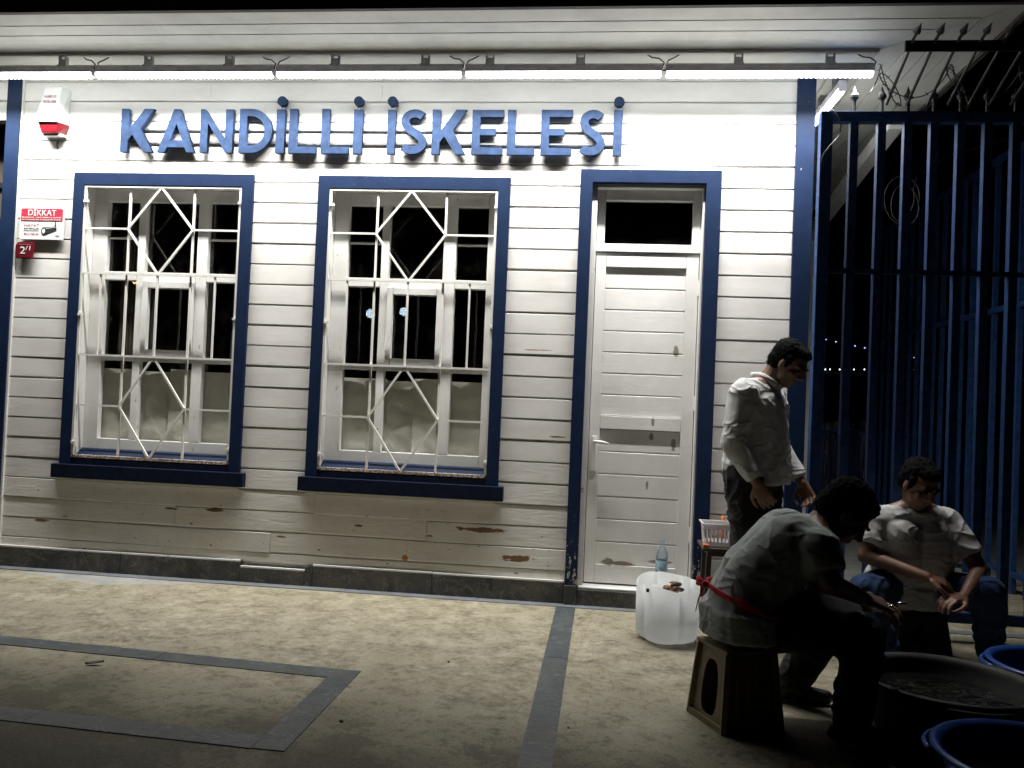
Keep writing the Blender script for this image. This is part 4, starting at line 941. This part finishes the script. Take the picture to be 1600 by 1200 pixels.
def hand_prims(wrist, d, nrm, curl=0.5, side=1):
    """d points from wrist to knuckles, nrm out of the back of the hand, side gives the thumb side"""
    d = Vector(d).normalized(); n = Vector(nrm); n = (n-d*n.dot(d)).normalized(); s = d.cross(n)*side; w_ = Vector(wrist)
    pr = []
    for k, o in enumerate((-.030, -.010, .011, .031)): pr.append(('c', w_+s*o*.55+d*.012, .015, w_+s*o+d*.083, .0115))
    for k, (o, L) in enumerate(((-.032, .062), (-.011, .078), (.0115, .084), (.034, .074))):
        p = w_+s*o*1.02+d*.085; a = 0.25+curl*.5
        for j, f in enumerate((.45, .32, .25)):
            q = p+(d*math.cos(a)-n*math.sin(a)+s*o*1.3).normalized()*L*f
            pr.append(('c', p, .0092-.0006*j, q, .0086-.0007*j)); p = q; a += curl*0.95
    p = w_+s*.030+d*.025; q = p+(s*.8+d*.75-n*.25).normalized()*.042; r_ = q+(d*.95+s*.18-n*.45*curl*2).normalized()*.034; e = r_+(d*.9-s*.15-n*.5*curl).normalized()*.024
    pr += [('c', p, .0155, q, .0125), ('c', q, .0120, r_, .0105), ('c', r_, .0105, e, .0088)]
    return pr
def shoe(ankle, fwd, parent):
    a = Vector(ankle); f = Vector((fwd[0], fwd[1], 0)).normalized()
    g0 = Vector((a.x, a.y, 0)); s = Vector((-f.y, f.x, 0))
    pr = [('c', g0-f*.045+Vector((0,0,.040)), .036, g0+f*.06+Vector((0,0,.040)), .037), ('c', g0+f*.05+Vector((0,0,.036)), .038, g0+f*.155+Vector((0,0,.030)), .030),
          ('c', g0+f*.08+s*.012+Vector((0,0,.031)), .031, g0+f*.15+Vector((0,0,.030)), .030), ('c', g0-f*.01+Vector((0,0,.05)), .040, a+Vector((0,0,.02)), .040)]
    blob('shoe', pr, .009, 'shoe', parent, 4)

SK = .0055
def person(name, label, base): return thing(name, label, 'person', base)

# --- standing man at the corner: facing right and a little towards the square, head bowed
F1 = Vector((.86, -.51, 0)); L1 = Vector((.51, .86, 0))
m1 = person('person', 'standing man in a white long-sleeved shirt, head bowed, by the corner post', (0.88, -0.42, 0))
pel = Vector((.835, -.44, .86)); ch = Vector((.845, -.43, 1.22)); nk = Vector((.885, -.45, 1.365)); hd = Vector((.985, -.505, 1.465))
Rh = frame(F1*.9+Vector((0,0,-.62)), (0,0,1))
sR, sL = Vector((.835, -.44, 1.30))-L1*.175, Vector((.845, -.44, 1.30))+L1*.175
eR, wR = wall(1153, 694, -.62), wall(1190, 756, -.66); eL, wL = sL+Vector((.05, .03, -.27)), sL+Vector((.17, -.10, -.47))
hR, hL = pel-L1*.09, pel+L1*.09
aR, aL = Vector((hR.x-.02, hR.y, .085)), Vector((hL.x+.01, hL.y, .085)); kR, kL = (hR+aR)/2+F1*.035, (hL+aL)/2+F1*.03
hRd = (F1*.45+Vector((.1, 0, -.9))).normalized()
prims = head_prims(hd, Rh)+[('c', nk, .058, hd+Rh @ Vector((0,-.04,-.03)), .053), ('c', sR, .055, eR, .042), ('c', eR, .041, wR, .027), ('c', sL, .055, eL, .042), ('c', eL, .041, wL, .027),
    ('c', pel-L1*.06, .12, ch-L1*.07, .125), ('c', pel+L1*.06, .12, ch+L1*.07, .125), ('c', sR, .06, nk, .06), ('c', sL, .06, nk, .06),
    ('c', hR, .085, kR, .058), ('c', kR, .056, aR, .038), ('c', hL, .085, kL, .058), ('c', kL, .056, aL, .038), ('c', aR-Vector((0,0,.04)), .03, aR+F1*.13-Vector((0,0,.05)), .025), ('c', aL-Vector((0,0,.04)), .03, aL+F1*.13-Vector((0,0,.05)), .025)]
prims += hand_prims(wR, hRd, -L1+F1*.2, .55, 1)+hand_prims(wL, Vector((.3, -.3, -.8)), L1, .6, -1)
blob('body', prims, SK, 'skin', m1, 4); head_extras(hd, Rh, m1, 1)
sh = [('c', pel-L1*.055+Vector((0,0,.06)), .150, ch-L1*.07, .142), ('c', pel+L1*.055+Vector((0,0,.06)), .150, ch+L1*.07, .142), ('c', pel+F1*.05+Vector((0,0,.10)), .145, ch+F1*.02, .13),
      ('c', sR, .078, nk-Vector((0,0,.035)), .068), ('c', sL, .078, nk-Vector((0,0,.035)), .068),
      ('c', sR, .083, eR, .070), ('f', eR, .068, wR+(eR-wR)*.12, .047), ('e', eR, (.068,.068,.068)), ('c', sL, .083, eL, .070), ('f', eL, .068, wL+(eL-wL)*.12, .047), ('e', eL, (.068,.068,.068)),
      ('f', pel+F1*.02+Vector((0,0,.08)), .178, pel+F1*.02+Vector((.0,0,-.035)), .176)]
blob('shirt', sh, .0085, 'shirt', m1, 14, folds(.0045, (7,7,9), 2))
col = [('c', nk+(F1*math.cos(a)+L1*math.sin(a))*.074+Vector((0,0,.040-.055*max(0,math.cos(a)))), .019, nk+(F1*math.cos(a+.45)+L1*math.sin(a+.45))*.074+Vector((0,0,.040-.055*max(0,math.cos(a+.45)))), .019) for a in [i*.4488 for i in range(14)]]
blob('collar', col, .007, 'shirt', m1, 3)
tr_ = [('c', hR, .125, kR, .090), ('f', kR, .088, aR+Vector((0,0,-.03)), .070), ('e', kR, (.089,.089,.089)), ('c', hL, .125, kL, .090), ('f', kL, .088, aL+Vector((0,0,-.03)), .070), ('e', kL, (.089,.089,.089)), ('c', hR, .125, hL, .125), ('c', pel-F1*.045, .12, pel-F1*.045+Vector((0,0,-.06)), .11)]
blob('trousers', tr_, .011, 'trousers', m1, 3, folds(.010, (8,8,9), 5))
shoe(aR, F1, m1); shoe(aL, F1, m1)

# --- man on the tan stool, bent over to the right
F2 = Vector((1, -.05, 0)).normalized(); L2 = Vector((.05, 1, 0)).normalized()
m2 = person('person', 'man in a grey T-shirt and red apron tie bent over on the tan stool', (.58, -1.73, 0))
pel = Vector((.565, -1.73, .415)); lum = Vector((.615, -1.73, .56)); ch = Vector((.735, -1.725, .685)); nk = Vector((.845, -1.72, .765)); hd = Vector((.945, -1.72, .815))
Rh = frame(Vector((.70, -.05, -.78)), (.75, 0, .66))
sR, sL = Vector((.805, -1.905, .705)), Vector((.815, -1.545, .705))
eR, wR = wall(1298, 912, -1.965), wall(1352, 936, -1.83); eL, wL = Vector((.90, -1.50, .46)), Vector((1.075, -1.60, .44))
hR, hL = pel-L2*.085, pel+L2*.085
kR, kL = Vector((.985, -1.875, .385)), Vector((.965, -1.54, .385)); aR, aL = Vector((.935, -1.905, .085)), Vector((.805, -1.475, .085))
prims = head_prims(hd, Rh)+[('c', nk, .058, hd+Rh @ Vector((0,-.04,-.03)), .052), ('c', sR, .055, eR, .042), ('c', eR, .041, wR, .027), ('c', sL, .055, eL, .042), ('c', eL, .041, wL, .027),
    ('c', pel-L2*.06, .12, lum-L2*.06, .11), ('c', lum-L2*.06, .11, ch-L2*.08, .12), ('c', pel+L2*.06, .12, lum+L2*.06, .11), ('c', lum+L2*.06, .11, ch+L2*.08, .12), ('c', sR, .06, nk, .058), ('c', sL, .06, nk, .058),
    ('c', hR, .08, kR, .055), ('c', kR, .055, aR, .038), ('c', hL, .08, kL, .055), ('c', kL, .055, aL, .038), ('c', aR-Vector((0,0,.04)), .03, aR+F2*.13-Vector((0,0,.05)), .025), ('c', aL-Vector((0,0,.04)), .03, aL+F2*.13-Vector((0,0,.05)), .025)]
prims += hand_prims(wR, Vector((.9, .25, -.25)), (0.1, -.4, .9), .55, -1)+hand_prims(wL, Vector((.85, -.35, .1)), (0, .5, .85), .6, 1)
blob('body', prims, SK, 'skin', m2, 4); head_extras(hd, Rh, m2, 5, 1.12)
sh = [('c', pel-L2*.06+Vector((.0,0,.02)), .140, lum-L2*.065, .132), ('c', lum-L2*.065, .132, ch-L2*.085, .136), ('c', pel+L2*.06+Vector((.0,0,.02)), .140, lum+L2*.065, .132), ('c', lum+L2*.065, .132, ch+L2*.085, .136),
      ('c', ch, .13, nk-Vector((.04,0,.035)), .085), ('c', sR, .082, nk-Vector((.02,0,.03)), .066), ('c', sL, .082, nk-Vector((.02,0,.03)), .066),
      ('f', sR, .082, sR+(eR-sR)*.72, .070), ('f', sL, .082, sL+(eL-sL)*.72, .070), ('e', sR, (.083,.083,.083)), ('e', sL, (.083,.083,.083)),
      ('f', pel+Vector((.0,0,.04)), .175, pel+Vector((-.0,0,-.085)), .165), ('f', hR+Vector((.01,0,.03)), .150, hR+Vector((.01,0,-.080)), .142), ('f', hL+Vector((.01,0,.03)), .150, hL+Vector((.01,0,-.080)), .142)]
blob('t_shirt', sh, .0085, 'tee', m2, 14, folds(.0035, (6,6,9), 11))
tr_ = [('c', hR, .115, kR, .082), ('f', kR, .080, aR+Vector((0,0,-.03)), .066), ('e', kR, (.082,.082,.082)), ('c', hL, .115, kL, .082), ('f', kL, .080, aL+Vector((0,0,-.03)), .066), ('e', kL, (.082,.082,.082)), ('c', hR, .115, hL, .115)]
blob('trousers', tr_, .011, 'trousers', m2, 3, folds(.008, (8,8,9), 8))
shoe(aR, F2, m2); shoe(aL, F2, m2)
# apron hanging over the lap
vs = []; nx, ny = 14, 16
for j in range(ny+1):
    for i in range(nx+1):
        s = i/nx*2-1; tt = j/ny; p = pel.lerp((kR+kL)/2, tt*.98); wv = 0.165+.03*tt
        z = .535-.055*tt - .06*abs(s)**3 + .008*math.sin(s*9+tt*4)
        vs.append((p.x+.03, p.y+s*wv*(1.06), z))
apr = MB().add(vs, [(j*(nx+1)+i, j*(nx+1)+i+1, (j+1)*(nx+1)+i+1, (j+1)*(nx+1)+i) for j in range(ny) for i in range(nx)]).build('apron', 'apron', m2, True)
md = apr.modifiers.new('thickness', 'SOLIDIFY'); md.thickness = .005
# red tie round the waist with a bow behind
wz = .487; tie = []
for i in range(27):
    a = math.radians(62+236*i/26); x = pel.x+.028+.170*math.cos(a); y = pel.y+.222*math.sin(a)
    tie.append(Vector((x, y, wz-.055*math.cos(a)-.02)))
vs = []
for p_ in tie: vs += [p_+Vector((0, 0, -.010)), p_+Vector((0, 0, .010))]
tb_ = MB().add(vs, [(2*i, 2*i+2, 2*i+3, 2*i+1) for i in range(26)]).build('apron_tie', 'tie', apr, True); md = tb_.modifiers.new('thickness', 'SOLIDIFY'); md.thickness = .004
kn = tie[13]+Vector((-.008, -.03, .0))
MB().ell(kn, (.016, .018, .014), None, 12, 8).build('knot', 'tie', apr, True)
def ribbon(pts, wd, name):
    vs = []
    for q_ in pts: vs += [Vector(q_)+Vector((0, wd*.2, -wd)), Vector(q_)+Vector((0, -wd*.2, wd))]
    o = MB().add(vs, [(2*i, 2*i+2, 2*i+3, 2*i+1) for i in range(len(pts)-1)]).build(name, 'tie', apr, True); md = o.modifiers.new('thickness', 'SOLIDIFY'); md.thickness = .003
ribbon([kn, kn+Vector((-.02,.02,.014)), kn+Vector((-.03,.05,.012)), kn+Vector((-.028,.055,-.006)), kn+Vector((-.01,.02,-.006)), kn], .009, 'bow_loop')
ribbon([kn, kn+Vector((-.012,.015,-.03)), kn+Vector((-.022,.02,-.07)), kn+Vector((-.030,.03,-.115))], .009, 'tie_end')
ribbon([kn, kn+Vector((-.006,.0,-.02)), kn+Vector((-.010,.01,-.06))], .008, 'tie_end')
sp = thing('metal_spoon', 'small shiny metal spoon held by the man on the tan stool', 'spoon', wR+Vector((.09, .03, -.02)))
h0 = wR+Vector((.075, .02, -.035)); MB().tube([h0, h0+Vector((.035, .012, .012)), h0+Vector((.06, .02, .018))], [.004,.0035,.003], 8).build('handle', 'metal', sp, True)
MB().ell(h0+Vector((.075, .024, .020)), (.020, .013, .005), None, 14, 8).build('spoon_bowl', 'metal', sp, True)

# --- man on the low stool facing the square
F3 = Vector((.12, -1, 0)).normalized(); L3 = Vector((1, .12, 0)).normalized()
m3 = person('person', 'man in a white short-sleeved shirt and jeans seated facing the square before the fence', (1.6, -.55, 0))
pel = Vector((1.60, -.56, .325)); ch = Vector((1.59, -.61, .60)); nk = Vector((1.588, -.635, .755)); hd = Vector((1.582, -.70, .872))
Rh = frame(Vector((.35, -.80, -.52)), (0,0,1))
sR, sL = Vector((1.418, -.62, .680)), Vector((1.76, -.59, .680))
eR, wR = wall(1352, 868, -.68), wall(1448, 902, -.84); eL, wL = Vector((1.88, -.70, .47)), Vector((1.74, -.88, .365))
hR, hL = pel-L3*.09, pel+L3*.09
kR, kL = wall(1352, 925, -.80), wall(1545, 925, -.78); kR.z = min(kR.z, .37); aR, aL = Vector((1.40, -.86, .085)), Vector((1.93, -.72, .085))
prims = head_prims(hd, Rh)+[('c', nk, .056, hd+Rh @ Vector((0,-.04,-.03)), .052), ('c', sR, .053, eR, .041), ('c', eR, .040, wR, .027), ('c', sL, .053, eL, .041), ('c', eL, .040, wL, .027),
    ('c', pel-L3*.06, .12, ch-L3*.075, .115), ('c', pel+L3*.06, .12, ch+L3*.075, .115), ('c', sR, .058, nk, .057), ('c', sL, .058, nk, .057),
    ('c', hR, .08, kR, .055), ('c', kR, .055, aR, .038), ('c', hL, .08, kL, .055), ('c', kL, .055, aL, .038), ('c', aR-Vector((0,0,.04)), .03, aR+F3*.13-Vector((0,0,.05)), .025), ('c', aL-Vector((0,0,.04)), .03, aL+F3*.13-Vector((0,0,.05)), .025)]
prims += hand_prims(wR, Vector((.9, -.15, -.22)), (.1, -.3, .9), .5, 1)+hand_prims(wL, Vector((-.75, -.35, -.05)), (-.1, -.3, .9), .55, -1)
blob('body', prims, SK, 'skin', m3, 4); head_extras(hd, Rh, m3, 9)
sh = [('c', pel-L3*.065+Vector((0,0,.02)), .140, ch-L3*.08, .128), ('c', pel+L3*.065+Vector((0,0,.02)), .140, ch+L3*.08, .128), ('c', sR, .075, nk-Vector((0,0,.035)), .066), ('c', sL, .075, nk-Vector((0,0,.035)), .066),
      ('f', sR, .078, sR+(eR-sR)*.72, .072), ('f', sL, .078, sL+(eL-sL)*.72, .072), ('e', sR, (.078,.078,.078)), ('e', sL, (.078,.078,.078)),
      ('f', pel+Vector((-.01,.02,.04)), .185, pel+Vector((-.02,.03,-.055)), .205), ('c', pel+Vector((-.13,.02,.04)), .10, pel+Vector((-.20,-.03,-.005)), .07)]
blob('shirt', sh, .0085, 'shirt', m3, 14, folds(.004, (7,7,9), 21))
col = [('c', nk+(F3*math.cos(a)+L3*math.sin(a))*.064+Vector((0,0,.008-.04*max(0,math.cos(a)))), .016, nk+(F3*math.cos(a+.45)+L3*math.sin(a+.45))*.064+Vector((0,0,.008-.04*max(0,math.cos(a+.45)))), .016) for a in [i*.4488 for i in range(14)]]
blob('collar', col, .007, 'shirt', m3, 3)
tr_ = [('c', hR, .112, kR, .083), ('f', kR, .080, aR+Vector((0,0,-.03)), .066), ('e', kR, (.082,.082,.082)), ('c', hL, .112, kL, .083), ('f', kL, .080, aL+Vector((0,0,-.03)), .066), ('e', kL, (.082,.082,.082)), ('c', hR, .112, hL, .112)]
blob('trousers', tr_, .011, 'jeans', m3, 3, folds(.008, (8,8,9), 31))
shoe(aR, F3, m3); shoe(aL, F3, m3)

# ------------------------------------------------------------------ litter on the terrace
for px_, py_, r_, lab in ((701, 1035, .006, 'small dark pebble on the bare concrete between the marble bands'), (533, 1128, .009, 'small pale stone chip on the concrete beside the marble rectangle'), (888, 1138, .005, 'small dark pebble on the concrete right of the straight marble band')):
    p_ = gnd(px_, py_); mb = MB().ell((p_.x, p_.y, r_*.5), (r_, r_*.8, r_*.6), None, 10, 7)
    mb.v = [tuple(Vector(v)*(1)+Vector((1,1,0))*0.2*r_*mnoise.noise(Vector(v)*120)) for v in mb.v]
    tag(mb.build('pebble', 'kerb' if py_ == 1128 else 'black', None, True), lab, 'stone')
p_ = gnd(143, 1040); vs = []
for i in range(9):
    t_ = i/8; wd = .013*math.sin(math.pi*min(1, t_*1.05))+.001; x_ = p_.x-.03+.075*t_; y_ = p_.y+.018*t_
    vs += [(x_, y_-wd, .006+.010*t_*t_+.004), (x_, y_, .004+.010*t_*t_), (x_, y_+wd, .006+.010*t_*t_+.006)]
lf = MB().add(vs, [(3*i+k, 3*i+3+k, 3*i+4+k, 3*i+1+k) for i in range(8) for k in range(2)]).build('dry_leaf', 'wood_dark', None, True)
md = lf.modifiers.new('thickness', 'SOLIDIFY'); md.thickness = .0012
tag(lf, 'single dry curled leaf inside the marble rectangle on the ground', 'leaf')

m1.location.x -= 0.022
